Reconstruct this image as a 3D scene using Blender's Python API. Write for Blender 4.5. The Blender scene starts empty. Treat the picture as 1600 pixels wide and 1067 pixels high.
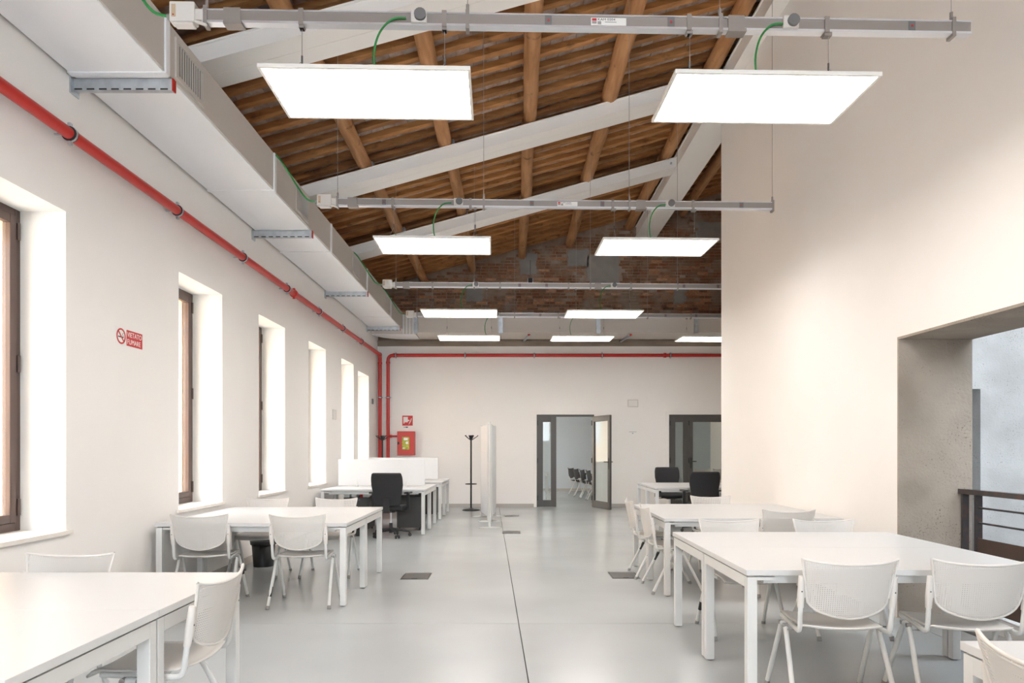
import bpy, bmesh, math, random
from mathutils import Vector, Matrix
random.seed(7)
PI = math.pi
C = bpy.context.scene.collection
S = bpy.context.scene

# ------------------------------------------------------------------ camera
cam_d = bpy.data.cameras.new('camera')
cam = bpy.data.objects.new('camera', cam_d); C.objects.link(cam)
cam.location = (0, 0, 1.4); cam.rotation_euler = (PI/2, 0, 0)
cam_d.sensor_width = 36.0; cam_d.lens = 24.0; cam_d.shift_y = 0.1047
cam_d.clip_end = 300
S.camera = cam

# ------------------------------------------------------------------ world, daylight
w = bpy.data.worlds.new('overcast'); S.world = w; w.use_nodes = True
bg = w.node_tree.nodes['Background']
bg.inputs['Color'].default_value = (0.82, 0.91, 1.0, 1)
bg.inputs['Strength'].default_value = 13.5
S.view_settings.view_transform = 'Standard'
S.view_settings.look = 'None'
S.view_settings.gamma = 1.0
S.view_settings.use_curve_mapping = False
S.view_settings.exposure = 0.63
PANEL_LIGHT = 10.8

def portal(name, loc, rot, sx, sy):
    l = bpy.data.lights.new(name, 'AREA'); l.shape = 'RECTANGLE'; l.size = sx; l.size_y = sy
    l.cycles.is_portal = True
    o = bpy.data.objects.new(name, l); C.objects.link(o); o.location = loc; o.rotation_euler = rot

# ------------------------------------------------------------------ materials
def srgb(r, g, b):
    f = lambda c: (c/255/12.92) if c/255 <= 0.04045 else ((c/255+0.055)/1.055)**2.4
    return (f(r), f(g), f(b), 1)

def mat(name, col, rough=0.5, metal=0.0, var=None, scale=8.0, stretch=(1,1,1), bump=0.0, bscale=None,
        emit=None, spec=0.5, rnd=0.0, detail=4.0, lo=0.35, hi=0.65, coord='Object'):
    m = bpy.data.materials.new(name); m.use_nodes = True
    nt = m.node_tree; N = nt.nodes; L = nt.links
    b = N['Principled BSDF']
    b.inputs['Base Color'].default_value = col
    b.inputs['Roughness'].default_value = rough
    b.inputs['Metallic'].default_value = metal
    b.inputs['Specular IOR Level'].default_value = spec
    out = None
    if var is not None or bump:
        tc = N.new('ShaderNodeTexCoord'); mp = N.new('ShaderNodeMapping')
        mp.inputs['Scale'].default_value = stretch
        L.new(tc.outputs[coord], mp.inputs['Vector'])
        if rnd:
            oi = N.new('ShaderNodeObjectInfo'); vm = N.new('ShaderNodeVectorMath'); vm.operation = 'MULTIPLY_ADD'
            cx = N.new('ShaderNodeCombineXYZ')
            L.new(oi.outputs['Random'], cx.inputs[0]); L.new(oi.outputs['Random'], cx.inputs[1])
            vm.inputs[1].default_value = (37, 53, 0)
            L.new(cx.outputs[0], vm.inputs[0]); L.new(tc.outputs[coord], vm.inputs[2])
            L.new(vm.outputs[0], mp.inputs['Vector'])
    if var is not None:
        nz = N.new('ShaderNodeTexNoise'); nz.inputs['Scale'].default_value = scale; nz.inputs['Detail'].default_value = detail
        L.new(mp.outputs[0], nz.inputs['Vector'])
        cr = N.new('ShaderNodeValToRGB')
        cr.color_ramp.elements[0].position = lo; cr.color_ramp.elements[0].color = col
        cr.color_ramp.elements[1].position = hi; cr.color_ramp.elements[1].color = var
        L.new(nz.outputs['Fac'], cr.inputs[0])
        out = cr.outputs[0]
        if rnd:
            hs = N.new('ShaderNodeHueSaturation')
            mr = N.new('ShaderNodeMapRange'); mr.inputs['To Min'].default_value = 1-rnd; mr.inputs['To Max'].default_value = 1+rnd
            L.new(oi.outputs['Random'], mr.inputs['Value']); L.new(mr.outputs[0], hs.inputs['Value'])
            L.new(out, hs.inputs['Color']); out = hs.outputs[0]
        L.new(out, b.inputs['Base Color'])
    if bump:
        nb = N.new('ShaderNodeTexNoise'); nb.inputs['Scale'].default_value = bscale or scale*3; nb.inputs['Detail'].default_value = 5
        L.new(mp.outputs[0], nb.inputs['Vector'])
        bp = N.new('ShaderNodeBump'); bp.inputs['Strength'].default_value = bump; bp.inputs['Distance'].default_value = 0.01
        L.new(nb.outputs['Fac'], bp.inputs['Height']); L.new(bp.outputs[0], b.inputs['Normal'])
    if emit:
        b.inputs['Emission Color'].default_value = emit[0]; b.inputs['Emission Strength'].default_value = emit[1]
    return m

M = {}
M['plaster'] = mat('painted_plaster', (0.865, 0.835, 0.80, 1), 0.85, var=(0.88, 0.85, 0.82, 1), scale=1.3, bump=0.05, bscale=30)
M['plaster_daylit'] = mat('plaster_daylight_cast', (0.60, 0.66, 0.71, 1), 0.85)  # office walls: bluish cast of the daylight put into the plaster colour
M['reveal'] = mat('white_reveal_paint', (0.88, 0.88, 0.86, 1), 0.8)
M['facade'] = mat('orange_render', (0.84, 0.62, 0.42, 1), 0.9, var=(0.88, 0.67, 0.47, 1), scale=0.8)
M['white'] = mat('white_laminate', (0.66, 0.66, 0.655, 1), 0.32)
M['white_metal'] = mat('white_powder_coat', (0.69, 0.69, 0.675, 1), 0.4)
M['plastic'] = mat('white_plastic', (0.71, 0.68, 0.645, 1), 0.38)
M['screen'] = mat('white_fabric_panel', (0.72, 0.725, 0.73, 1), 0.7)
M['steelwhite'] = mat('white_painted_steel', (0.92, 0.895, 0.86, 1), 0.5)
M['black'] = mat('black_upholstery', (0.018, 0.018, 0.02, 1), 0.75)
M['blackp'] = mat('black_plastic', (0.015, 0.015, 0.016, 1), 0.45)
M['dark'] = mat('charcoal_metal', (0.05, 0.048, 0.046, 1), 0.45)
M['doorf'] = mat('dark_grey_door_paint', (0.075, 0.07, 0.065, 1), 0.45)
M['brownf'] = mat('brown_window_paint', (0.10, 0.065, 0.055, 1), 0.4)
M['red'] = mat('red_enamel', (0.52, 0.022, 0.016, 1), 0.35)
M['redbox'] = mat('red_cabinet', (0.55, 0.055, 0.045, 1), 0.45)
M['signred'] = mat('sign_red', (0.55, 0.02, 0.02, 1), 0.5)
M['signwhite'] = mat('sign_white', (0.85, 0.83, 0.8, 1), 0.5)
M['signblack'] = mat('sign_black', (0.03, 0.03, 0.03, 1), 0.5)
M['yellow'] = mat('printed_sheet', (0.62, 0.55, 0.08, 1), 0.6, var=(0.25, 0.38, 0.06, 1), scale=25)
M['galv'] = mat('galvanised_steel', (0.62, 0.66, 0.70, 1), 0.35, metal=0.85, var=(0.5, 0.54, 0.58, 1), scale=12)
M['alu'] = mat('busbar_aluminium', (0.33, 0.30, 0.28, 1), 0.45, metal=0.35)
M['alulip'] = mat('busbar_lip', (0.74, 0.76, 0.80, 1), 0.3, metal=0.6)
M['greyp'] = mat('grey_plastic', (0.16, 0.16, 0.165, 1), 0.5)
M['duct'] = mat('duct_panel', (0.60, 0.56, 0.52, 1), 0.5, metal=0.0)
M['duct_under'] = mat('duct_foil', (0.90, 0.91, 0.93, 1), 0.5)
M['grille'] = mat('grille_dark', (0.12, 0.11, 0.11, 1), 0.6)
M['cable'] = mat('green_cable', (0.03, 0.27, 0.07, 1), 0.5)
M['wire'] = mat('steel_wire', (0.45, 0.42, 0.4, 1), 0.4, metal=0.6)
M['pframe'] = mat('panel_frame', (0.80, 0.78, 0.74, 1), 0.4)
M['light'] = mat('led_diffuser', (0.9, 0.9, 0.9, 1), 0.5, emit=((1.0, 0.95, 0.90, 1), PANEL_LIGHT))
M['log'] = mat('log_wood', (0.36, 0.165, 0.06, 1), 0.7, var=(0.52, 0.27, 0.12, 1), scale=2.2, stretch=(6, 0.7, 6), bump=0.5, bscale=9, rnd=0.15)
M['joist'] = mat('joist_wood', (0.29, 0.125, 0.04, 1), 0.7, var=(0.47, 0.225, 0.08, 1), scale=2.5, stretch=(0.7, 6, 6), bump=0.3, rnd=0.25)
M['tile'] = mat('clay_roof_tile', (0.34, 0.22, 0.16, 1), 0.9, var=(0.46, 0.39, 0.35, 1), scale=9, bump=0.5, rnd=0.2)
M['tileback'] = mat('roof_underlay', (0.14, 0.07, 0.035, 1), 0.9)
M['brick'] = mat('old_brick', (0.36, 0.135, 0.055, 1), 0.9, var=(0.42, 0.27, 0.18, 1), scale=4, bump=0.6, bscale=30, rnd=0.5)
M['mortar'] = mat('mortar', (0.30, 0.20, 0.14, 1), 0.95, var=(0.42, 0.33, 0.26, 1), scale=3, bump=0.8, bscale=25)
M['cement'] = mat('cement_patch', (0.29, 0.27, 0.25, 1), 0.9, var=(0.36, 0.33, 0.30, 1), scale=3, bump=0.4, bscale=20)
M['ledge'] = mat('rough_beam', (0.23, 0.18, 0.14, 1), 0.9, var=(0.33, 0.27, 0.21, 1), scale=2.5, stretch=(0.5, 1, 3), bump=0.6)
M['stone'] = mat('window_stone', (0.80, 0.74, 0.66, 1), 0.5, var=(0.84, 0.79, 0.73, 1), scale=10)
M['skirt'] = mat('grey_skirting', (0.45, 0.42, 0.39, 1), 0.6)
M['rubber'] = mat('grey_rubber', (0.30, 0.29, 0.28, 1), 0.7)
M['corten'] = mat('rusty_steel_plate', (0.055, 0.035, 0.028, 1), 0.45, var=(0.075, 0.045, 0.035, 1), scale=6)
M['rail'] = mat('dark_rail_steel', (0.045, 0.04, 0.042, 1), 0.4, var=(0.10, 0.055, 0.04, 1), scale=14, lo=0.5, hi=0.75)
M['joint'] = mat('floor_joint', (0.05, 0.05, 0.05, 1), 0.9)
M['pave'] = mat('courtyard_ground', (0.78, 0.76, 0.72, 1), 0.9, var=(0.72, 0.70, 0.66, 1))  # ground colour made paler to bounce daylight up through the windows
M['fbox'] = mat('floor_box_metal', (0.13, 0.125, 0.12, 1), 0.35, metal=0.6)
M['beige'] = mat('beige_frame', (0.55, 0.42, 0.28, 1), 0.5)

def stain(m, col, lo, hi, sc):
    nt = m.node_tree; N = nt.nodes; L = nt.links; b = N['Principled BSDF']
    base = b.inputs['Base Color'].links[0].from_socket
    g = N.new('ShaderNodeNewGeometry'); n = N.new('ShaderNodeTexNoise'); n.inputs['Scale'].default_value = sc; n.inputs['Detail'].default_value = 6
    L.new(g.outputs['Position'], n.inputs['Vector'])
    r = N.new('ShaderNodeMapRange'); r.inputs['From Min'].default_value = lo; r.inputs['From Max'].default_value = hi; r.inputs['To Max'].default_value = .85
    L.new(n.outputs['Fac'], r.inputs['Value'])
    mx = N.new('ShaderNodeMix'); mx.data_type = 'RGBA'; L.new(r.outputs[0], mx.inputs[0]); L.new(base, mx.inputs[6]); mx.inputs[7].default_value = col
    L.new(mx.outputs[2], b.inputs['Base Color'])
stain(M['brick'], (0.36, 0.29, 0.23, 1), .52, .66, 1.6)
stain(M['brick'], (0.16, 0.075, 0.04, 1), .55, .68, 3.1)
stain(M['tile'], (0.20, 0.12, 0.085, 1), .5, .7, 2.2)
stain(M['log'], (0.17, 0.075, 0.03, 1), .63, .72, 6)
stain(M['joist'], (0.16, 0.07, 0.025, 1), .60, .72, 5)
def concrete(name, c1, c2, pit):
    m = mat(name, c1, 0.85, var=c2, scale=2.2, bump=0.35, bscale=45, detail=8, coord='Generated')
    nt = m.node_tree; N = nt.nodes; L = nt.links; b = N['Principled BSDF']
    g = N.new('ShaderNodeNewGeometry')
    mp = [n for n in N if n.type == 'MAPPING'][0]
    for l in list(mp.inputs['Vector'].links): L.remove(l)
    L.new(g.outputs['Position'], mp.inputs['Vector'])
    base = b.inputs['Base Color'].links[0].from_socket
    n1 = N.new('ShaderNodeTexNoise'); n1.inputs['Scale'].default_value = 60; n1.inputs['Detail'].default_value = 3
    L.new(g.outputs['Position'], n1.inputs['Vector'])
    n2 = N.new('ShaderNodeTexNoise'); n2.inputs['Scale'].default_value = 3.5; n2.inputs['Detail'].default_value = 3
    L.new(g.outputs['Position'], n2.inputs['Vector'])
    ad = N.new('ShaderNodeMath'); ad.operation = 'MULTIPLY_ADD'; ad.inputs[1].default_value = 0.35
    L.new(n2.outputs['Fac'], ad.inputs[0]); L.new(n1.outputs['Fac'], ad.inputs[2])
    r = N.new('ShaderNodeValToRGB'); r.color_ramp.elements[0].position = 0.80; r.color_ramp.elements[1].position = 0.92
    r.color_ramp.elements[0].color = (0, 0, 0, 1); r.color_ramp.elements[1].color = (1, 1, 1, 1)
    L.new(ad.outputs[0], r.inputs[0])
    mx = N.new('ShaderNodeMix'); mx.data_type = 'RGBA'
    L.new(r.outputs[0], mx.inputs[0]); L.new(base, mx.inputs[6]); mx.inputs[7].default_value = pit
    L.new(mx.outputs[2], b.inputs['Base Color'])
    return m
M['conc'] = concrete('board_concrete', (0.30, 0.255, 0.21, 1), (0.39, 0.335, 0.28, 1), (0.17, 0.135, 0.11, 1))
M['conc_light'] = concrete('pale_concrete', (0.50, 0.49, 0.48, 1), (0.62, 0.61, 0.60, 1), (0.27, 0.27, 0.27, 1))

# polished concrete floor
def floor_mat():
    m = mat('polished_concrete', (0.50, 0.50, 0.485, 1), 0.22, spec=0.5)
    nt = m.node_tree; N = nt.nodes; L = nt.links; b = N['Principled BSDF']
    g = N.new('ShaderNodeNewGeometry')
    n1 = N.new('ShaderNodeTexNoise'); n1.inputs['Scale'].default_value = 0.7; n1.inputs['Detail'].default_value = 3; n1.inputs['Roughness'].default_value = 0.45
    L.new(g.outputs['Position'], n1.inputs['Vector'])
    r = N.new('ShaderNodeValToRGB')
    r.color_ramp.elements[0].position = 0.1; r.color_ramp.elements[0].color = (0.37, 0.385, 0.385, 1)
    r.color_ramp.elements[1].position = 0.9; r.color_ramp.elements[1].color = (0.52, 0.535, 0.535, 1)
    L.new(n1.outputs['Fac'], r.inputs[0]); L.new(r.outputs[0], b.inputs['Base Color'])
    n2 = N.new('ShaderNodeTexNoise'); n2.inputs['Scale'].default_value = 1.2; n2.inputs['Detail'].default_value = 2
    L.new(g.outputs['Position'], n2.inputs['Vector'])
    mr = N.new('ShaderNodeMapRange'); mr.inputs['To Min'].default_value = 0.21; mr.inputs['To Max'].default_value = 0.262
    L.new(n2.outputs['Fac'], mr.inputs['Value']); L.new(mr.outputs[0], b.inputs['Roughness'])
    return m
M['floor'] = floor_mat()

def glass_mat(name, tint=(1, 1, 1, 1), gl=0.08, gm=0.35):
    m = bpy.data.materials.new(name); m.use_nodes = True
    nt = m.node_tree; N = nt.nodes; L = nt.links
    N.remove(N['Principled BSDF'])
    t = N.new('ShaderNodeBsdfTransparent'); t.inputs[0].default_value = tint
    g = N.new('ShaderNodeBsdfGlossy'); g.inputs['Roughness'].default_value = 0.02
    lw = N.new('ShaderNodeLayerWeight'); lw.inputs['Blend'].default_value = 0.15
    mr = N.new('ShaderNodeMapRange'); mr.inputs['To Min'].default_value = gl; mr.inputs['To Max'].default_value = gm
    L.new(lw.outputs['Facing'], mr.inputs['Value'])
    mx = N.new('ShaderNodeMixShader'); L.new(mr.outputs[0], mx.inputs[0]); L.new(t.outputs[0], mx.inputs[1]); L.new(g.outputs[0], mx.inputs[2])
    L.new(mx.outputs[0], N['Material Output'].inputs[0])
    return m
M['glass'] = glass_mat('clear_glass')
M['glass_door'] = glass_mat('door_glass', (0.93, 0.95, 0.94, 1), 0.02, 0.07)

def perforated(name, col):
    m = mat(name, col, 0.4)
    nt = m.node_tree; N = nt.nodes; L = nt.links; b = N['Principled BSDF']
    tc = N.new('ShaderNodeTexCoord'); sp = N.new('ShaderNodeSeparateXYZ'); L.new(tc.outputs['Object'], sp.inputs[0])
    P = 0.0105
    ds = []
    for ax in ('X', 'Z'):
        a = N.new('ShaderNodeMath'); a.operation = 'PINGPONG'; a.inputs[1].default_value = P/2
        L.new(sp.outputs[ax], a.inputs[0])
        q = N.new('ShaderNodeMath'); q.operation = 'POWER'; q.inputs[1].default_value = 2
        L.new(a.outputs[0], q.inputs[0]); ds.append(q)
    s = N.new('ShaderNodeMath'); s.operation = 'ADD'; L.new(ds[0].outputs[0], s.inputs[0]); L.new(ds[1].outputs[0], s.inputs[1])
    lt = N.new('ShaderNodeMath'); lt.operation = 'LESS_THAN'; lt.inputs[1].default_value = 0.0029**2
    L.new(s.outputs[0], lt.inputs[0])
    # keep a solid rim: no holes near the outline
    iv = N.new('ShaderNodeMath'); iv.operation = 'SUBTRACT'; iv.inputs[0].default_value = 1.0; L.new(lt.outputs[0], iv.inputs[1])
    L.new(iv.outputs[0], b.inputs['Alpha'])
    return m
M['perf'] = perforated('perforated_white_plastic', (0.71, 0.68, 0.645, 1))

# ------------------------------------------------------------------ mesh builder
class MB:
    def __init__(s): s.v = []; s.f = []; s.sm = []; s.mi = []; s.cur = 0
    def add(s, vs, fs, smooth=False):
        n = len(s.v); s.v += [tuple(v) for v in vs]
        for f in fs: s.f.append(tuple(i+n for i in f)); s.sm.append(smooth); s.mi.append(s.cur)
    def box(s, x0, x1, y0, y1, z0, z1):
        if x0 > x1: x0, x1 = x1, x0
        if y0 > y1: y0, y1 = y1, y0
        if z0 > z1: z0, z1 = z1, z0
        s.add([(x0,y0,z0),(x1,y0,z0),(x1,y1,z0),(x0,y1,z0),(x0,y0,z1),(x1,y0,z1),(x1,y1,z1),(x0,y1,z1)],
              [(0,3,2,1),(4,5,6,7),(0,1,5,4),(1,2,6,5),(2,3,7,6),(3,0,4,7)])
        return s
    def hexa(s, p):   # 8 points, bottom 4 ccw then top 4
        s.add(p, [(0,3,2,1),(4,5,6,7),(0,1,5,4),(1,2,6,5),(2,3,7,6),(3,0,4,7)]); return s
    def prism(s, poly, z0, z1):   # poly ccw list (x,y); z1 may be function
        n = len(poly)
        a = [(x, y, z0(x, y) if callable(z0) else z0) for x, y in poly]
        b = [(x, y, z1(x, y) if callable(z1) else z1) for x, y in poly]
        s.add(a+b, [tuple(reversed(range(n))), tuple(range(n, 2*n))] + [(i, (i+1) % n, n+(i+1) % n, n+i) for i in range(n)])
        return s
    def bar(s, p, q, wx, wz, up=(0, 0, 1)):   # rectangular bar from p to q
        p = Vector(p); q = Vector(q); d = (q-p).normalized(); u = Vector(up)
        r = d.cross(u)
        if r.length < 1e-4: r = d.cross(Vector((1, 0, 0)))
        r.normalize(); u = r.cross(d)
        r *= wx/2; u *= wz/2
        s.hexa([p-r-u, p+r-u, q+r-u, q-r-u, p-r+u, p+r+u, q+r+u, q-r+u]); return s
    def tube(s, pts, r, n=10, caps=True):
        pts = [Vector(p) for p in pts]; k = len(pts); rs = r if isinstance(r, (list, tuple)) else [r]*k
        vs = []; prev = None
        for i in range(k):
            if i == 0: d = pts[1]-pts[0]
            elif i == k-1: d = pts[-1]-pts[-2]
            else: d = (pts[i+1]-pts[i]).normalized() + (pts[i]-pts[i-1]).normalized()
            d.normalize()
            if prev is None:
                a = d.cross(Vector((0, 0, 1)))
                if a.length < 1e-3: a = d.cross(Vector((0, 1, 0)))
            else: a = prev - d*prev.dot(d)
            a.normalize(); prev = a; b = d.cross(a)
            for j in range(n):
                t = 2*PI*j/n; vs.append(pts[i] + a*rs[i]*math.cos(t) + b*rs[i]*math.sin(t))
        fs = [(i*n+j, i*n+(j+1) % n, (i+1)*n+(j+1) % n, (i+1)*n+j) for i in range(k-1) for j in range(n)]
        s.add(vs, fs, True)
        if caps:
            s.add(vs[:n], [tuple(reversed(range(n)))]); s.add(vs[-n:], [tuple(range(n))])
        return s
    def lathe(s, prof, c=(0, 0, 0), n=24, smooth=True):   # prof: (r,z)
        vs = [(c[0]+r*math.cos(2*PI*j/n), c[1]+r*math.sin(2*PI*j/n), c[2]+z) for r, z in prof for j in range(n)]
        fs = [(i*n+j, i*n+(j+1) % n, (i+1)*n+(j+1) % n, (i+1)*n+j) for i in range(len(prof)-1) for j in range(n)]
        s.add(vs, fs, smooth)
        s.add(vs[:n], [tuple(reversed(range(n)))]); s.add(vs[-n:], [tuple(range(n))])
        return s
    def shell(s, fn, nu, nv, th):   # fn(u,v)->(x,y,z), u,v in 0..1, thickness along normal
        P = [[Vector(fn(i/nu, j/nv)) for j in range(nv+1)] for i in range(nu+1)]
        def nrm(i, j):
            a = P[min(i+1, nu)][j]-P[max(i-1, 0)][j]; b = P[i][min(j+1, nv)]-P[i][max(j-1, 0)]
            c = a.cross(b); return c.normalized() if c.length > 1e-9 else Vector((0, 0, 1))
        A = []; B = []
        for i in range(nu+1):
            for j in range(nv+1):
                n_ = nrm(i, j)*th/2; A.append(P[i][j]+n_); B.append(P[i][j]-n_)
        W = nv+1; o = len(A); fs = []
        for i in range(nu):
            for j in range(nv):
                a, b, c, d = i*W+j, (i+1)*W+j, (i+1)*W+j+1, i*W+j+1
                fs.append((a, b, c, d)); fs.append((o+d, o+c, o+b, o+a))
        rim = [i*W for i in range(nu+1)] + [nu*W+j for j in range(1, nv+1)] + [i*W+nv for i in range(nu-1, -1, -1)] + [j for j in range(nv-1, 0, -1)]
        for k in range(len(rim)):
            a = rim[k]; b = rim[(k+1) % len(rim)]; fs.append((b, a, o+a, o+b))
        s.add(A+B, fs, True); return s
    def build(s, name, m, parent=None, bevel=0, loc=None, label=None):
        me = bpy.data.meshes.new(name); me.from_pydata(s.v, [], s.f)
        for mm in (m if isinstance(m, (list, tuple)) else [m]): me.materials.append(mm)
        me.polygons.foreach_set('use_smooth', s.sm); me.polygons.foreach_set('material_index', s.mi)
        me.update()
        o = bpy.data.objects.new(name, me); C.objects.link(o)
        if parent: o.parent = parent
        if loc: o.location = loc
        if label: o['label'] = label
        if bevel:
            b = o.modifiers.new('bevel', 'BEVEL'); b.width = bevel; b.segments = 2; b.limit_method = 'ANGLE'; b.angle_limit = 0.7
        return o

def empty(name, label=None, cat=None, loc=(0, 0, 0), rz=0, group=None, kind=None):
    o = bpy.data.objects.new(name, None); C.objects.link(o); o.empty_display_size = 0.1
    o.location = loc; o.rotation_euler = (0, 0, rz)
    if label: o['label'] = label
    if cat: o['category'] = cat
    if group: o['group'] = group
    if kind: o['kind'] = kind
    return o
def tag(o, label=None, cat=None, group=None, kind=None):
    for k, v in (('label', label), ('category', cat), ('group', group), ('kind', kind)):
        if v: o[k] = v
    return o
def B(x0, x1, y0, y1, z0, z1): return MB().box(x0, x1, y0, y1, z0, z1)
def children(o): return [c for c in bpy.data.objects if c.parent == o]
KIDS = {}
def kids(o):
    if o.name not in KIDS: KIDS[o.name] = children(o)
    return KIDS[o.name]
def copy_tree(o, parent=None):
    c = o.copy(); C.objects.link(c); c.parent = parent
    for ch in kids(o): copy_tree(ch, c)
    return c
def instance(src, loc, rz, label, group=None):
    c = copy_tree(src); c.location = loc; c.rotation_euler = (0, 0, rz); c['label'] = label
    if group: c['group'] = group
    return c
def text(name, body, size, m, parent, mat4, ext=0.0004, sx=1.0):
    cu = bpy.data.curves.new(name, 'FONT'); cu.body = body; cu.size = size; cu.extrude = ext; cu.align_x = 'LEFT'
    t = bpy.data.objects.new(name, cu)
    me = bpy.data.meshes.new_from_object(t); bpy.data.objects.remove(t)
    me.transform(Matrix.Diagonal((sx, 1, 1, 1))); me.transform(mat4)
    me.materials.clear(); me.materials.append(m)
    o = bpy.data.objects.new(name, me); C.objects.link(o); o.parent = parent
    return o
def frame_mat(origin, xa, ya):
    xa = Vector(xa); ya = Vector(ya); za = xa.cross(ya)
    m = Matrix((xa, ya, za)).transposed().to_4x4(); m.translation = Vector(origin); return m

# ------------------------------------------------------------------ dimensions
XL = -3.23; YB = 16.4; YN = -8.0
YAW = 0.0225
def wx(y): return 3.2 - YAW*(y-5.65)
def rz_(x): return 6.08 + 0.275*x          # underside of the roof joists

# ------------------------------------------------------------------ floor
base = B(-3.9, 6.7, YN-0.2, 23.0, -0.3, -0.012).build('floor', M['joint']); base['kind'] = 'structure'
def jx(y): return 0.10 - 0.0333*(y-4.08)
g = 0.0035
ys = [YN, -0.2, 5.47, 10.9, 16.4, 23.0]
for i in range(5):
    a, b = ys[i]+g, ys[i+1]-g
    MB().prism([(-3.9, a), (jx(a)-g, a), (jx(b)-g, b), (-3.9, b)], -0.03, 0).build('floor_slab', M['floor'], base)
    if b < 6:
        MB().prism([(jx(a)+g, a), (wx(a)-0.02, a), (wx(b)-0.02, b), (jx(b)+g, b)], -0.03, 0).build('floor_slab', M['floor'], base)
        MB().prism([(wx(a)-0.012, a), (3.72, a), (3.72, b), (wx(b)-0.012, b)], -0.03, 0).build('floor_slab', M['floor'], base)
    else:
        MB().prism([(jx(a)+g, a), (6.7, a), (6.7, b), (jx(b)+g, b)], -0.03, 0).build('floor_slab', M['floor'], base)

# ------------------------------------------------------------------ left wall and its windows
wins = [(-6.4, -5.4), (-3.8, -2.8), (-1.2, -0.2), (1.45, 2.45), (3.94, 4.945), (6.61, 7.61), (8.70, 9.71), (10.84, 11.84), (12.90, 13.92), (14.30, 15.40)]  # the first four windows are unseen, added to let in more light
WZ0, WZ1 = 0.78, 3.12
wl = MB()
XO = -3.66
y = YN
for i, (a, b) in enumerate(wins):
    z1 = WZ1 if i < 9 else 3.04
    wl.box(XO, XL, y, a, 0, 5.25)
    wl.box(XO, XL, a, b, 0, WZ0); wl.box(XO, XL, a, b, z1, 5.25)
    y = b
wl.box(XO, XL, y, 16.7, 0, 5.25)
o = wl.build('wall_left', M['plaster']); tag(o, 'long white plaster wall pierced by tall deep windows', kind='structure')
wo = MB(); y = YN
for i, (a, b) in enumerate(wins):
    z1 = WZ1 if i < 9 else 3.04
    wo.box(-3.95, XO-0.001, y, a+0.04, -4, 5.25)
    wo.box(-3.95, XO-0.001, a+0.04, b-0.04, -4, WZ0); wo.box(-3.95, XO-0.001, a+0.04, b-0.04, z1-0.03, 5.25)
    y = b-0.04
wo.box(-3.95, XO-0.001, y, 16.7, -4, 5.25)
wo.build('outer_render', M['facade'], o)
bs = B(XL, XL+0.012, YN, 16.38, 0, 0.08).build('baseboard_left', M['skirt']); bs['kind'] = 'structure'

for i, (a, b) in enumerate(wins):
    z1 = WZ1 if i < 9 else 3.04
    wn = empty('window_%d' % (i+1), 'tall brown framed casement window in a white reveal', loc=(XL, (a+b)/2, WZ0), kind='structure')
    cy = (a+b)/2
    def P(mb, name, m, **k):
        mb.v = [(x-XL, yy-cy, z-WZ0) for x, yy, z in mb.v]
        return mb.build(name, m, wn, **k)
    # white reveal lining
    P(MB().box(-3.62, XL+0.001, b-0.004, b+0.001, WZ0, z1).box(-3.62, XL+0.001, a-0.001, a+0.004, WZ0, z1).box(-3.62, XL+0.001, a, b, z1-0.004, z1+0.001), 'reveal', M['reveal'])
    fx0, fx1 = -3.64, -3.56
    t = 0.055
    P(MB().box(fx0, fx1, a, a+t, WZ0+0.03, z1).box(fx0, fx1, b-t, b, WZ0+0.03, z1).box(fx0, fx1, a+t, b-t, z1-t, z1).box(fx0, fx1, a+t, b-t, WZ0+0.03, WZ0+0.09), 'frame', M['brownf'], bevel=0.004)
    for (p, q) in ((a+t+0.002, cy-0.001), (cy+0.001, b-t-0.002)):
        s0, s1 = -3.60, -3.548; u = 0.06
        zb, zt = WZ0+0.092, z1-t-0.002
        sh = P(MB().box(s0, s1, p, p+u, zb, zt).box(s0, s1, q-u, q, zb, zt).box(s0, s1, p+u, q-u, zt-u, zt).box(s0, s1, p+u, q-u, zb, zb+u), 'sash', M['brownf'], bevel=0.004)
        P(B(-3.572, -3.566, p+u, q-u, zb+u, zt-u), 'pane', M['glass'])
    for hz in (WZ0+0.14, z1-0.22, (WZ0+z1)/2):
        for hy in (a+0.035, b-0.035):
            P(MB().tube([(-3.548, hy, hz), (-3.548, hy, hz+0.12)], 0.012, 8), 'hinge', M['brownf'])
    P(B(-3.62, XL+0.001, a+0.004, b-0.004, WZ0+0.001, WZ0+0.03) .box(XL+0.002, XL+0.03, a-0.04, b+0.04, WZ0+0.001, WZ0+0.03), 'stone_sill', M['stone'])
    P(MB().box(-3.545, -3.53, cy-0.013, cy+0.013, 1.55, 1.66).tube([(-3.53, cy, 1.61), (-3.50, cy, 1.61), (-3.495, cy, 1.50)], 0.008, 8), 'handle', M['brownf'])
    portal('window_portal', (-3.70, cy, (WZ0+z1)/2), (0, -PI/2, 0), z1-WZ0, b-a)

# ------------------------------------------------------------------ building across the street
fc = empty('facade_building', 'orange rendered building across the street seen through the left windows', 'building', (-11, 8, -4))
B(-14-(-11), 0, -25, 30, 0, 10.5).build('wall', M['facade'], fc)
for k in range(12):
    yy = -22+4.2*k
    for zz in (1.6, 5.6):
        B(0.0, 0.05, yy, yy+1.2, zz, zz+2.1).build('window', M['reveal'], fc)
gr = B(-30, 40, -40, 60, -4.6, -4.0).build('street', M['pave']); tag(gr, 'pale street ground below the building, whitened to bounce daylight', kind='structure')

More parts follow.
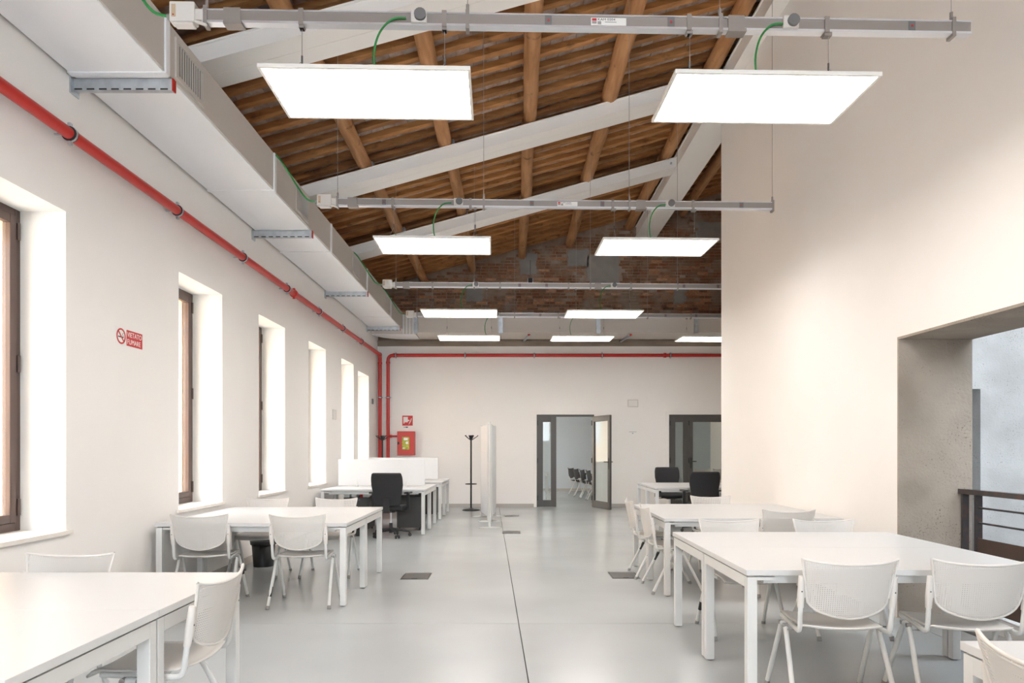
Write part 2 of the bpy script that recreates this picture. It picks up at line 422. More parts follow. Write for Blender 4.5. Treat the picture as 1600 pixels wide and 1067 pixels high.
# ------------------------------------------------------------------ right wall, opening, stairwell
OPY0, OPY1, OPZ = 1.6, 5.67, 2.305
wr = MB()
def seg(a, b, z0):
    wr.prism([(wx(a), a), (3.81, a), (3.81, b), (wx(b), b)], z0, lambda x, y: rz_(x)+0.09)
seg(YN, OPY0, 0); seg(OPY0, OPY1, OPZ+0.02); seg(OPY1, 10.11, 0)
o = wr.build('wall_right', M['plaster']); tag(o, 'tall cream plaster wall on the right with a concrete lined opening', kind='structure')
a = OPY1-0.02
MB().prism([(wx(a), a), (3.81, a), (3.81, OPY1), (wx(OPY1), OPY1)], 0, OPZ+0.02).build('concrete_jamb', M['conc'], o)
MB().prism([(wx(OPY0), OPY0), (3.81, OPY0), (3.81, a), (wx(a), a)], OPZ, OPZ+0.02).build('concrete_lintel', M['conc'], o)
MB().prism([(wx(OPY0), OPY0), (3.81, OPY0), (3.81, OPY0+0.02), (wx(OPY0), OPY0+0.02)], 0, OPZ).build('concrete_jamb', M['conc'], o)
# stairwell walls
sw = MB()
sw.box(3.82, 4.5, 8.0, 8.3, -4, 7.3); sw.box(5.49, 12, 8.0, 8.3, -4, 9); sw.box(4.5, 5.49, 8.0, 8.3, 2.1, 8); sw.box(4.5, 5.49, 8.0, 8.3, -4, 0)
o = sw.build('wall_stairwell', M['conc_light']); tag(o, 'pale grey pitted concrete wall beyond the opening', kind='structure')
o = B(9.0, 9.3, 0.2, 8.0, -4, 5.5).build('wall_courtyard', M['conc_light']); tag(o, 'pale concrete side wall of the stairwell', kind='structure')
o = MB().box(4.3, 4.5, 8.3, 9.9, 0, 2.4).box(5.49, 5.6, 8.3, 9.9, 0, 2.4).box(4.3, 5.6, 8.3, 9.9, 2.1, 2.4).box(4.3, 5.6, 8.301, 9.9, -0.3, 0).build('wall_passage', M['conc']); o['kind'] = 'structure'
o = B(4.3, 9.0, 7.0, 8.0, -0.3, 0).build('floor_landing', M['conc_light']); o['kind'] = 'structure'
o = MB().box(3.82, 12, -3.0, 3.4, 5.2, 5.4).box(3.82, 12, 5.0, 8.3, 5.2, 5.4).box(3.82, 12, -3.3, -3.0, -4, 5.4).box(9.0, 9.3, -3, 0.2, -4, 5.5).build('stairwell_sky_block', M['conc_light']); o['kind'] = 'structure'  # unseen roof added over the stairwell to cut the sky light on its wall
o = B(3.82, 9.3, -3.0, 8.0, -4.2, -4.0).build('floor_stairwell', M['conc_light']); o['kind'] = 'structure'
# partition from the end of the right wall across
o = MB().prism([(3.82, 9.9), (6.7, 9.9), (6.7, 10.11), (3.82, 10.11)], 0, lambda x, y: rz_(x)+0.09).build('wall_partition', M['plaster']); o['kind'] = 'structure'
o = B(6.6, 6.9, 10.11, 23.0, 0, 8.0).build('wall_far_right', M['plaster']); o['kind'] = 'structure'
o = MB().box(-3.9, -1.66, YN-.3, YN, 0, 5.2).box(2.3, 3.81, YN-.3, YN, 0, 5.2).box(-1.66, 2.3, YN-.3, YN, 0, 1.8).prism([(-3.9, YN-0.3), (3.81, YN-0.3), (3.81, YN), (-3.9, YN)], 5.2, lambda x, y: max(5.25, rz_(x)+0.09)).build('wall_near', M['plaster']); o['kind'] = 'structure'
portal('opening_portal', (3.9, (OPY0+OPY1)/2, 1.15), (0, PI/2, 0), OPZ, OPY1-OPY0)

wn = empty('window_12', 'unseen window added in the near end wall as fill light', loc=(0.05, YN-.15, 1.8), kind='structure')  # unseen window added behind the camera to fill the room with light
nf = MB()
for k in range(5): nf.box(-1.66+k*.97-.03, -1.66+k*.97+.03, -.04, .04, 0, 3.4)
for zz in (0, 1.7, 3.34): nf.box(-1.7, 2.25, -.04, .04, zz, zz+.06)
nf.build('frame', M['brownf'], wn)
portal('near_portal', (.32, YN-.2, 3.5), (PI/2, 0, PI), 3.96, 3.4)

# curb and railing in the opening
cb = B(3.66, 3.80, OPY0+0.02, OPY1-0.02, 0.0, 0.11).build('curb', M['conc_light']); tag(cb, 'low concrete curb under the dark railing', 'curb')
cb['kind'] = 'structure'; del cb['category']; cb.name = 'trim_curb'
o = B(3.46, 3.50, OPY0+0.02, OPY1-0.02, 0.0, 0.004).build('trim_threshold', M['dark']); o['kind'] = 'structure'
rl = empty('railing', 'dark rusty steel railing with thin rods and a solid kick plate in the concrete opening', 'railing', (3.77, 4.0, 0.11))
def rr(mb, name, m, **k):
    mb.v = [(x-3.77, yy-4.0, z-0.11) for x, yy, z in mb.v]; return mb.build(name, m, rl, **k)
rr(B(3.685, 3.75, OPY0+0.06, 5.645, 1.03, 1.07), 'handrail', M['rail'], bevel=0.003)
for py in (5.60, 5.44, 3.6, 2.0):
    rr(B(3.69, 3.742, py-0.012, py+0.012, 0.11, 1.03), 'post', M['rail'])
for z in (0.93, 0.81):
    rr(MB().tube([(3.715, 1.8, z), (3.715, 5.43, z)], 0.008, 8), 'rod', M['rail'])
rr(B(3.70, 3.71, 1.8, 5.43, 0.13, 0.69), 'kick_plate', M['corten'])
r2 = empty('stair_rail', 'short dark steel handrail inside the passage beyond the opening', 'railing', (5.35, 8.6, 0))
B(-0.02, 0.02, -0.3, 0.3, 1.08, 1.12).build('handrail', M['rail'], r2)
B(-0.02, 0.02, -0.27, -0.23, 0, 1.08).build('post', M['rail'], r2); B(-0.02, 0.02, 0.23, 0.27, 0, 1.08).build('post', M['rail'], r2)

# ------------------------------------------------------------------ back wall with two doors
D1 = (0.593, 1.972); D2 = (3.77, 5.15); DZ = 2.22
wb = MB(); TH = 0.30
for a, b, z0 in ((-3.23, D1[0], 0), (D1[0], D1[1], DZ), (D1[1], D2[0], 0), (D2[0], D2[1], DZ), (D2[1], 6.6, 0)):
    wb.box(a, b, YB, YB+TH, z0, 3.86)
o = wb.build('wall_back', M['plaster']); tag(o, 'white plaster end wall with two glazed doors', kind='structure')
for a, b in ((-3.22, D1[0]-0.07), (D1[1]+0.07, D2[0]-0.07), (D2[1]+0.07, 6.6)):
    x = B(a, b, YB-0.012, YB, 0, 0.08).build('baseboard_back', M['skirt']); x['kind'] = 'structure'
for n, (a, b) in enumerate((D1, D2)):
    x = MB().box(a-0.07, a-0.0, YB-0.025, YB+0.02, 0, DZ+0.07).box(b, b+0.07, YB-0.025, YB+0.02, 0, DZ+0.07).box(a, b, YB-0.025, YB+0.02, DZ, DZ+0.07).build('trim_%d' % (n+1), M['plaster'], bevel=0.004)
    x['kind'] = 'structure'

def door_leaf(parent, width, height, stile, handle_side, mats=M, botr=0.16):
    """leaf in local coordinates: x 0..width, y 0 thickness .05, z 0..height"""
    t = 0.05
    lf = MB().box(0, stile, -t/2, t/2, 0, height).box(width-stile, width, -t/2, t/2, 0, height)\
        .box(stile, width-stile, -t/2, t/2, height-0.13, height).box(stile, width-stile, -t/2, t/2, 0, botr).build('leaf', M['doorf'], parent, bevel=0.003)
    B(stile, width-stile, -0.004, 0.004, botr, height-0.13).build('pane', M['glass_door'], lf)
    if handle_side is not None:
        hx = handle_side
        for s in (-1, 1):
            MB().box(hx-0.018, hx+0.018, s*t/2, s*(t/2+0.008), 0.92, 1.18).build('handle_plate', M['blackp'], lf)
            MB().tube([(hx, s*t/2, 1.09), (hx, s*(t/2+0.05), 1.09), (hx+(-1 if hx > width/2 else 1)*0.12, s*(t/2+0.055), 1.09)], 0.010, 8).build('handle', M['blackp'], lf)
    for hz in (0.15, 1.05, 1.95):
        B(-0.012, 0.012, -t/2-0.012, -t/2+0.002, hz, hz+0.12).build('hinge', M['blackp'], lf)
    return lf
for n, (a, b) in enumerate((D1, D2)):
    d = empty('door_%d' % (n+1), ['dark grey glazed double door with its right leaf open', 'closed dark grey glazed double door half hidden by the right wall'][n], loc=(a, YB+0.04, 0), kind='structure')
    W = b-a
    MB().box(0, 0.02, -0.04, 0.04, 0, DZ).box(W-0.02, W, -0.04, 0.04, 0, DZ).box(0, W, -0.04, 0.04, DZ-0.05, DZ).build('door_frame', M['doorf'], d)
    l1 = door_leaf(d, 0.45, DZ-0.055, 0.13, None); l1.location = (0.02, -0.03, 0.008)
    l2 = door_leaf(d, 0.89, DZ-0.055, 0.10, 0.05 if n else 0.84)
    if n == 0:
        l2.scale = (1, 1, 1); l2.location = (W-0.03, -0.05, 0.008); l2.rotation_euler = (0, 0, math.radians(-70))
    else:
        l2.location = (0.474, -0.03, 0.008)

# room beyond
MB().box(-3.4, 6.6, 22.7, 23.0, 0, 3.3).build('wall_office_back', M['plaster_daylit'])['kind'] = 'structure'
x = MB().box(-3.4, 6.6, YB+TH, 22.7, 3.3, 3.4); x.build('ceiling_office', M['plaster_daylit'])['kind'] = 'structure'
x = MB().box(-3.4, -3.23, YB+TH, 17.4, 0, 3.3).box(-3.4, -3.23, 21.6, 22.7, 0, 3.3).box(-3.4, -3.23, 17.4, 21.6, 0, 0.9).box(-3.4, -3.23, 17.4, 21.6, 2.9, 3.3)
x.build('wall_office_left', M['plaster_daylit'])['kind'] = 'structure'
wn = empty('window_11', 'wide daylight window of the office beyond the doors', loc=(-3.32, 19.5, 0.9), kind='structure')
MB().box(-0.03, 0.03, -2.1, -2.04, 0, 2).box(-0.03, 0.03, 2.04, 2.1, 0, 2).box(-0.03, 0.03, -0.03, 0.03, 0, 2).box(-0.03, 0.03, -2.04, 2.04, 0, 0.06).box(-0.03, 0.03, -2.04, 2.04, 1.94, 2).build('frame', M['brownf'], wn)
portal('office_portal', (-3.45, 19.5, 1.9), (0, -PI/2, 0), 2.0, 4.2)
B(-3.2, 6.6, 22.688, 22.7, 0, 0.08).build('baseboard_office', M['skirt'])['kind'] = 'structure'

# ------------------------------------------------------------------ brick gable above the back wall
YG = 16.47
gm = MB().prism([(-3.66, YG), (6.6, YG), (6.6, YG+0.25), (-3.66, YG+0.25)], 3.86, lambda x, y: rz_(x)+0.16)
gable = gm.build('wall_gable', M['mortar']); tag(gable, 'old brick gable wall above the white end wall', kind='structure')
lb = B(-3.23, 6.6, YB-0.01, YG, 3.862, 4.0).build('trim_3', M['ledge']); lb['kind'] = 'structure'
patches = [(1.80, 2.58, 5.33, 6.05), (1.35, 1.85, 5.80, 6.20), (4.42, 6.2, 6.40, 6.86), (2.9, 3.6, 6.20, 6.36), (-1.1, -0.7, 4.95, 5.35), (0.2, 0.6, 5.6, 6.1),
           (2.1, 3.1, 4.5, 4.75), (3.9, 4.2, 4.9, 5.3), (-1.7, -1.0, 4.55, 4.75)]
for (a, b, z0, z1) in patches:
    n = 10; pts = []
    for k in range(n*4):
        sd, f = divmod(k, n); f /= n
        px, pz = [(a+(b-a)*f, z0), (b, z0+(z1-z0)*f), (b-(b-a)*f, z1), (a, z1-(z1-z0)*f)][sd]
        pts.append((px+random.uniform(-.02, .02), pz+random.uniform(-.02, .02)))
    mb = MB(); N_ = len(pts)
    vs = [(p[0], YG-0.028, p[1]) for p in pts]+[(p[0], YG, p[1]) for p in pts]
    mb.add(vs, [tuple(range(N_)), tuple(reversed(range(N_, 2*N_)))] + [(i, N_+i, N_+(i+1) % N_, (i+1) % N_) for i in range(N_)])
    mb.build('cement_patch', M['cement'], gable)
bricks = []
row = 0; z = 4.46
while z < 7.4:
    x = -3.2 + (0.0 if row % 2 else -0.13)
    while x < 5.3:
        L_ = random.choice((0.235, 0.235, 0.12, 0.25, 0.18)); H_ = 0.052+random.uniform(-0.006, 0.008)
        xc, zc = x+L_/2, z+H_/2
        if z+H_ < rz_(x)+0.02 and random.random() > 0.05 and not any(a-0.03 < xc < b+0.03 and c-0.01 < zc < d+0.01 for a, b, c, d in patches):
            bricks.append((x, L_, z, H_))
        x += L_+0.014
    z += 0.071; row += 1
vis = [b for b in bricks if b[0]/YG < 0.306 and b[0]+b[1] < 5.0 and b[0] > -2.9]
vis.sort(key=lambda b: -(b[1]*(1 if 4.5 < b[2] < 6.3 else 0.5)))
random.shuffle(vis[:0])
chosen = vis[:295]; cs = set(chosen)
bmesh_v = []
for k in range(10):
    mb = MB(); j = lambda: random.uniform(-.006, .006)
    pr = random.uniform(.010, .030)
    mb.hexa([(-.5+j(), -pr, -.5+j()*8), (.5+j(), -pr+j(), -.5+j()*8), (.5, .02, -.5), (-.5, .02, -.5), (-.5+j(), -pr+j(), .5+j()*8), (.5+j(), -pr, .5+j()*8), (.5, .02, .5), (-.5, .02, .5)])
    ob = mb.build('brick', M['brick']); bmesh_v.append(ob.data); bpy.data.objects.remove(ob)
for (bx, bl, bz, bh) in chosen:
    ob = bpy.data.objects.new('brick', random.choice(bmesh_v)); C.objects.link(ob); ob.parent = gable
    ob.location = (bx+bl/2, YG, bz+bh/2); ob.scale = (bl, 1, bh); ob.rotation_euler = (0, random.uniform(-.012, .012), 0)
mb = MB()
for (bx, bl, bz, bh) in bricks:
    if (bx, bl, bz, bh) in cs: continue
    pr = random.uniform(.008, .03); mb.box(bx, bx+bl, YG-pr, YG+0.01, bz, bz+bh)
o = mb.build('brickwork', M['brick'], gable); o['kind'] = 'stuff'; o['label'] = 'remaining old bricks of the gable'

# ------------------------------------------------------------------ roof
ce = MB()
ce.prism([(-3.95, YN-0.3), (3.9, YN-0.3), (3.9, 8.0), (-3.95, 8.0)], lambda x, y: rz_(x)+0.11, lambda x, y: rz_(x)+0.25)
ce.prism([(-3.95, 8.0), (6.9, 8.0), (6.9, 23.0), (-3.95, 23.0)], lambda x, y: rz_(x)+0.11, lambda x, y: rz_(x)+0.25)
ceil = ce.build('ceiling', M['tileback']); tag(ceil, 'sloping timber roof of logs, joists and clay tiles', kind='structure')
o = MB().box(-3.95, XL-0.02, YN, 16.7, 5.15, 5.40).build('wall_plate', M['ledge'], ceil)
PITCH = 0.30; JW = 0.10; JH = 0.075
jy = []
yy = YN+0.1
while yy < 16.2: jy.append(yy); yy += PITCH
for k, yy in enumerate(jy):
    xe = 3.35 if yy < 8 else 6.6
    mb = MB(); n = 12; vs = []
    for i in range(n+1):
        x = -3.4+(xe+3.4)*i/n; dy = random.uniform(-.006, .006); dz = random.uniform(-.005, .005); ww = JW/2+random.uniform(-.004, .004)
        zz = rz_(x)
        vs += [(x, yy+dy-ww, zz+dz), (x, yy+dy+ww, zz+dz), (x, yy+dy+ww, zz+JH), (x, yy+dy-ww, zz+JH)]
    fs = [(0, 1, 2, 3), tuple(n*4+q for q in (3, 2, 1, 0))]
    for i in range(n):
        for q in range(4):
            fs.append((i*4+q, (i+1)*4+q, (i+1)*4+(q+1) % 4, i*4+(q+1) % 4))
    mb.add(vs, fs); mb.build('joist', M['joist'], ceil)
# clay tiles between the joists
TW = 0.155
tmesh = []
for k in range(8):
    j = lambda: random.uniform(-.003, .003)
    mb = MB(); gw = PITCH/2
    mb.hexa([(0.003, -gw, j()), (TW-0.003, -gw, .043+j()), (TW-0.003, gw, .043+j()), (0.003, gw, j()), (0.003, -gw, .03), (TW-0.003, -gw, .073), (TW-0.003, gw, .073), (0.003, gw, .03)])
    ob = mb.build('clay_tile', M['tile']); tmesh.append(ob.data); bpy.data.objects.remove(ob)
cand = []
rest = MB()
for k, yy in enumerate(jy[:-1]):
    xe = 3.0 if yy < 8 else 6.4
    x = -3.3 + random.uniform(0, 0.1); yc = yy+PITCH/2
    while x < xe:
        X = x+TW/2; u = 800+X/yc*1067 if yc > 0.5 else 9e9; v = 701-(rz_(X)-1.4)/yc*1067 if yc > 0.5 else -9e9
        cand.append((0 < u < 1130 and v > -5, yc, x)); x += TW
cand.sort(key=lambda c: (not c[0], c[1]))
for i, (vis_, yc, x) in enumerate(cand):
    zt = rz_(x)+JH-0.003+random.uniform(-.004, .004)
    if vis_ and i < 295:
        ob = bpy.data.objects.new('clay_tile', tmesh[i % 8]); C.objects.link(ob); ob.parent = ceil; ob.location = (x, yc, zt)
    else:
        gw = PITCH/2; s_ = 0.275*TW
        rest.hexa([(x+.003, yc-gw, zt), (x+TW-.003, yc-gw, zt+s_), (x+TW-.003, yc+gw, zt+s_), (x+.003, yc+gw, zt), (x+.003, yc-gw, zt+.03), (x+TW-.003, yc-gw, zt+s_+.03), (x+TW-.003, yc+gw, zt+s_+.03), (x+.003, yc+gw, zt+.03)])
o = rest.build('tiling', M['tile'], ceil); o['kind'] = 'stuff'; o['label'] = 'remaining clay tiles between the joists'

# logs (purlins), in lengths that end over the white beams
BEAMS = [3.0, 6.22, 9.53, 12.39]
ends = [YN, 3.2, 6.42, 9.73, 12.59, 16.46]
for (px, rad) in ((-3.15, .09), (-2.07, .095), (-0.92, .095), (0.245, .10), (1.39, .105), (2.80, .11), (4.1, .10), (5.2, .10)):
    for a, b in zip(ends[:-1], ends[1:]):
        if px > 3 and b < 11: continue
        x0 = px+random.uniform(-.025, .025); x1 = px+random.uniform(-.025, .025); r0 = rad*random.uniform(.92, 1.06); r1 = rad*random.uniform(.92, 1.06)
        n = 9; pts = []; rs = []
        for i in range(n):
            t = i/(n-1); xx = x0+(x1-x0)*t; rr_ = r0+(r1-r0)*t+random.uniform(-.003, .003)
            pts.append((xx+random.uniform(-.006, .006), a+0.01+(b-a-0.02)*t, rz_(xx)-rr_*1.0+0.004)); rs.append(rr_)
        MB().tube(pts, rs, 14).build('roof_log', M['log'], ceil)
        if -3 < px < 3 and a > 0:
            B(px+0.07, px+0.10, a-0.06, a+0.06, rz_(px)-0.20, rz_(px)-0.04).build('log_bracket', M['galv'], ceil)

# white steel beams
bw = [0.44, 0.44, 0.41, 0.385]
for i, yb in enumerate(BEAMS):
    xe = 2.99; zb = lambda x: 5.70+0.275*x+0.0
    hgt = 0.18
    bm_ = empty('roof_beam', ['white painted sloping roof beam nearest the camera', 'white sloping roof beam above the first row of light panels', 'white sloping roof beam between the first and second busbars', 'white sloping roof beam above the second busbar, farthest one'][i], 'beam', (0, yb, 5.70))
    w_ = bw[i]
    s_ = 0.275
    for (x0, x1, nm) in ((-3.22, xe, 'web'),):
        f = lambda x, dy, dz: (x, dy, s_*x+dz)
        def slab(y0, y1, z0, z1): return MB().hexa([f(-3.22, y0, z0), f(xe, y0, z0), f(xe, y1, z0), f(-3.22, y1, z0), f(-3.22, y0, z1), f(xe, y0, z1), f(xe, y1, z1), f(-3.22, y1, z1)])
        slab(0, w_*0.5-0.002, 0, 0.016).build('bottom_flange', M['steelwhite'], bm_)
        slab(w_*0.5+0.002, w_, 0, 0.016).build('bottom_flange', M['steelwhite'], bm_)
        slab(0.02, w_-0.02, 0.016, hgt-0.016).build('web', M['steelwhite'], bm_)
        slab(0, w_, hgt-0.016, hgt).build('top_flange', M['steelwhite'], bm_)
    for xx in (xe-0.10,):
        MB().tube([(xx, -0.006, s_*xx+0.09), (xx, 0.03, s_*xx+0.09)], 0.018, 10).build('bolt', M['galv'], bm_)
rbm = empty('ridge_beam', 'wide white beam running lengthwise into the brick gable', 'beam', (3.22, 6, 6.49))
B(-0.25, 0.26, YN-6+0.1, 10.44, 0, 0.02).build('bottom_flange', M['steelwhite'], rbm)
B(-0.23, 0.24, YN-6+0.1, 10.44, 0.02, 0.24).build('web', M['steelwhite'], rbm)
B(-0.25, 0.26, YN-6+0.1, 10.44, 0.24, 0.26).build('top_flange', M['steelwhite'], rbm)

# ------------------------------------------------------------------ ventilation ducts
du = empty('air_duct', 'long rectangular metal air duct running along the top of the left wall', 'duct', (-2.85, 6, 4.12))
DX0, DX1, DZ0, DZ1 = -3.21, -2.507, 4.12, 4.51
seams = [YN, -5.5, -3.2, -0.9, 1.4, 3.0, 4.95, 7.2, 9.45, 11.8, 14.1, 15.6]
def dd(mb, name, m, par=None, **k):
    mb.v = [(x+2.85, yy-6, z-4.12) for x, yy, z in mb.v]; return mb.build(name, m, par or du, **k)
for a, b in zip(seams[:-1], seams[1:]):
    mb = MB(); mb.box(DX0, DX1, a+.004, b-.004, DZ0+0.012, DZ1); dd(mb, 'duct_section', M['duct'])
    dd(B(DX0+0.01, DX1-0.012, a+.012, b-.012, DZ0, DZ0+0.013), 'bottom_panel', M['duct_under'])
for s_ in seams[1:-1]:
    dd(MB().box(DX0, DX1+0.012, s_-0.028, s_+0.028, DZ0-0.008, DZ0+0.004).box(DX1, DX1+0.014, s_-0.028, s_+0.028, DZ0, DZ1), 'seam_flange', M['duct_under'])
for gy in (2.25, 5.07, 7.9, 10.7, 13.5):
    gl = dd(MB().box(DX1+.001, DX1+.016, gy, gy+.47, 4.16, 4.19).box(DX1+.001, DX1+.016, gy, gy+.47, 4.43, 4.46).box(DX1+.001, DX1+.016, gy, gy+.03, 4.19, 4.43).box(DX1+.001, DX1+.016, gy+.44, gy+.47, 4.19, 4.43), 'grille', M['duct'])
    dd(B(DX1+.0005, DX1+.003, gy+.03, gy+.44, 4.19, 4.43), 'grille_opening', M['grille'], gl)
    sl = MB()
    for q in range(11): sl.box(DX1+.003, DX1+.012, gy+.045+q*.037, gy+.053+q*.037, 4.19, 4.43)
    dd(sl, 'slats', M['duct'], gl)
# elbow and crosswise run
n = 14; inner = (DX1+0.35, 15.56-0.0)
el = [(DX0, 15.6)]
cxr, cyr = -2.45, 15.55
ro = 0.76
el = [(DX1, 15.6), (DX1+0.30, 15.6), (DX1+0.30, 16.36)] + [(-2.41-0.80*math.sin(PI/2*k/n), 15.6+0.76*math.cos(PI/2*k/n)) for k in range(n+1)]
dd(MB().prism(el, 4.02, DZ1-0.03), 'duct_elbow', M['duct'])
dd(MB().prism(el, 4.015, 4.02), 'bottom_panel', M['duct_under'])
for q in range(4): dd(B(-2.49+q*0.075, -2.475+q*0.075, 15.585, 15.6, 4.02, DZ1-0.03), 'pleat', M['duct_under'])
xs_ = [-2.2, -0.26, 1.97, 4.2, 6.55]
for a, b in zip(xs_[:-1], xs_[1:]):
    dd(MB().hexa([(a+.004, 15.60, 4.06), (b-.004, 15.60, 4.06), (b-.004, 16.30, 4.01), (a+.004, 16.30, 4.01), (a+.004, 15.58, 4.47), (b-.004, 15.58, 4.47), (b-.004, 16.36, 4.47), (a+.004, 16.36, 4.47)]), 'duct_section', M['duct'])
for s_ in xs_[:-1]:
    dd(B(s_-.05, s_+.05, 15.56, 15.60, 4.03, 4.48), 'seam_flange', M['galv'])
# brackets carrying the duct
for i, (by, g_) in enumerate(((1.6, 0), (5.03, 0), (8.52, 0), (11.8, 0), (15.2, 0))):
    bk = empty('duct_bracket', ['galvanised steel channel under the duct out of view near the camera', 'galvanised slotted channel bracket under the duct nearest the camera in view', 'galvanised channel bracket under the duct, second in view', 'galvanised channel bracket under the duct, third in view', 'galvanised channel bracket under the duct, farthest by the corner'][i], 'bracket', (XL, by, 4.03), group='duct wall brackets')
    MB().box(0, 0.735, -0.02, -0.016, 0, 0.085).box(0, 0.735, 0.016, 0.02, 0, 0.085).box(0, 0.735, -0.016, 0.016, 0.0, 0.004).build('channel', M['galv'], bk)
    B(0, 0.012, -0.05, 0.05, -0.03, 0.085).build('wall_plate', M['galv'], bk)
    sl = MB()
    for q in range(8): sl.box(0.02+q*0.09, 0.075+q*0.09, -0.023, -0.0195, 0.004, 0.014)
    sl.build('slots', M['signblack'], bk)
    B(0.735, 0.745, -0.022, 0.022, -0.002, 0.087).build('end_cap', M['red'], bk)
for i, bx in enumerate((0.27, 2.6)):
    bk = empty('duct_stay', ['small steel bracket with a red cap under the crosswise duct at mid wall', 'small steel bracket with a red cap under the crosswise duct near the right'][i], 'bracket', (bx, 16.40, 3.97))
    MB().bar((0, 0, 0), (0.12, -0.75, 0.03), 0.04, 0.04).build('channel', M['galv'], bk)
    MB().lathe([(0.03, 0), (0.03, 0.03)], (0.12, -0.78, 0.02), 10).build('end_cap', M['red'], bk)

# ------------------------------------------------------------------ red pipes
def arc(p, c, q, n=6):
    p, c, q = Vector(p), Vector(c), Vector(q)
    return [p*(1-t)**2+c*2*t*(1-t)+q*t*t for t in [i/n for i in range(n+1)]]
PX, PZ = -3.12, 3.62
def clamp_ring(par, c, axis, wall_dir):
    c = Vector(c); a = Vector(axis)*0.018
    MB().tube([c-a, c+a], 0.052, 14).build('pipe_clamp', M['blackp'], par)
    wv = Vector(wall_dir)
    k = MB(); s = Vector((0, 0, 1)) if abs(a.z) < 1e-6 else Vector((1, 0, 0)) if abs(wv.x) < .5 else Vector((0, 1, 0))
    k.bar(c+s*0.052, c+s*0.078, 0.03, 0.02); k.bar(c-s*0.052, c-s*0.078, 0.03, 0.02); k.tube([c+wv*0.052, c+wv*0.11], 0.008, 6)
    k.tube([c-a*0.45, c+a*0.45], 0.0545, 14)
    k.build('clamp_bolt', M['galv'], par)
p1 = empty('fire_pipe', 'red fire water pipe along the left wall, turning down at the corner', 'pipe', (0, 0, 0))
pts = [(PX, YN+.02, PZ), (PX, 16.10, PZ)] + arc((PX, 16.16, PZ), (PX-.03, 16.29, PZ), (PX-.03, 16.29, PZ-.13)) + [(PX-.03, 16.29, 0.0)]
MB().tube(pts, 0.042, 14).build('pipe_run', M['red'], p1)
MB().tube([(PX-.03, 16.29, PZ-.16), (PX-.03, 16.29, PZ-.20)], 0.052, 14).tube([(PX, 16.06, PZ), (PX, 16.12, PZ)], 0.052, 14).build('coupling', M['red'], p1)
MB().tube([(PX, 9.74, PZ), (PX, 9.80, PZ)], 0.056, 14).bar((PX, 9.77, PZ-.075), (PX, 9.77, PZ+.075), .03, .03).build('coupling', M['red'], p1)
for yy in (0.1, 1.7, 3.25, 4.82, 6.37, 7.92, 9.47, 11.05, 12.6, 14.15): clamp_ring(p1, (PX, yy, PZ), (0, 1, 0), (-1, 0, 0))
for zz in (2.62, 0.6): clamp_ring(p1, (PX-.03, 16.29, zz), (0, 0, 1), (0, 1, 0))
p2 = empty('fire_pipe', 'red fire water pipe along the end wall, feeding the hose cabinet', 'pipe', (0, 0, 0))
vx = -2.96
pts = [(vx, 16.30, 0.0), (vx, 16.30, PZ-.13)] + arc((vx, 16.30, PZ-.12), (vx, 16.30, PZ+.01), (vx+.13, 16.30, PZ+.01)) + [(6.5, 16.30, PZ+.01)]
MB().tube(pts, 0.040, 14).build('pipe_run', M['red'], p2)
MB().tube([(vx, 16.30, PZ-.19), (vx, 16.30, PZ-.14)], .05, 14).tube([(vx+.12, 16.30, PZ+.01), (vx+.17, 16.30, PZ+.01)], .05, 14).build('coupling', M['red'], p2)
MB().tube([(3.62, 16.30, PZ+.01), (3.68, 16.30, PZ+.01)], .056, 14).build('coupling', M['red'], p2)
MB().tube([(vx, 16.28, 1.70), (-2.74, 16.28, 1.70)], .022, 10).tube([(vx+.03, 16.28, 1.70), (vx+.10, 16.28, 1.70)], .034, 10).build('branch', M['red'], p2)
for xx in (-2.77, -1.12, 0.53, 2.15, 3.78, 5.4): clamp_ring(p2, (xx, 16.30, PZ+.01), (1, 0, 0), (0, 1, 0))
for zz in (2.62, 0.6): clamp_ring(p2, (vx, 16.30, zz), (0, 0, 1), (0, 1, 0))

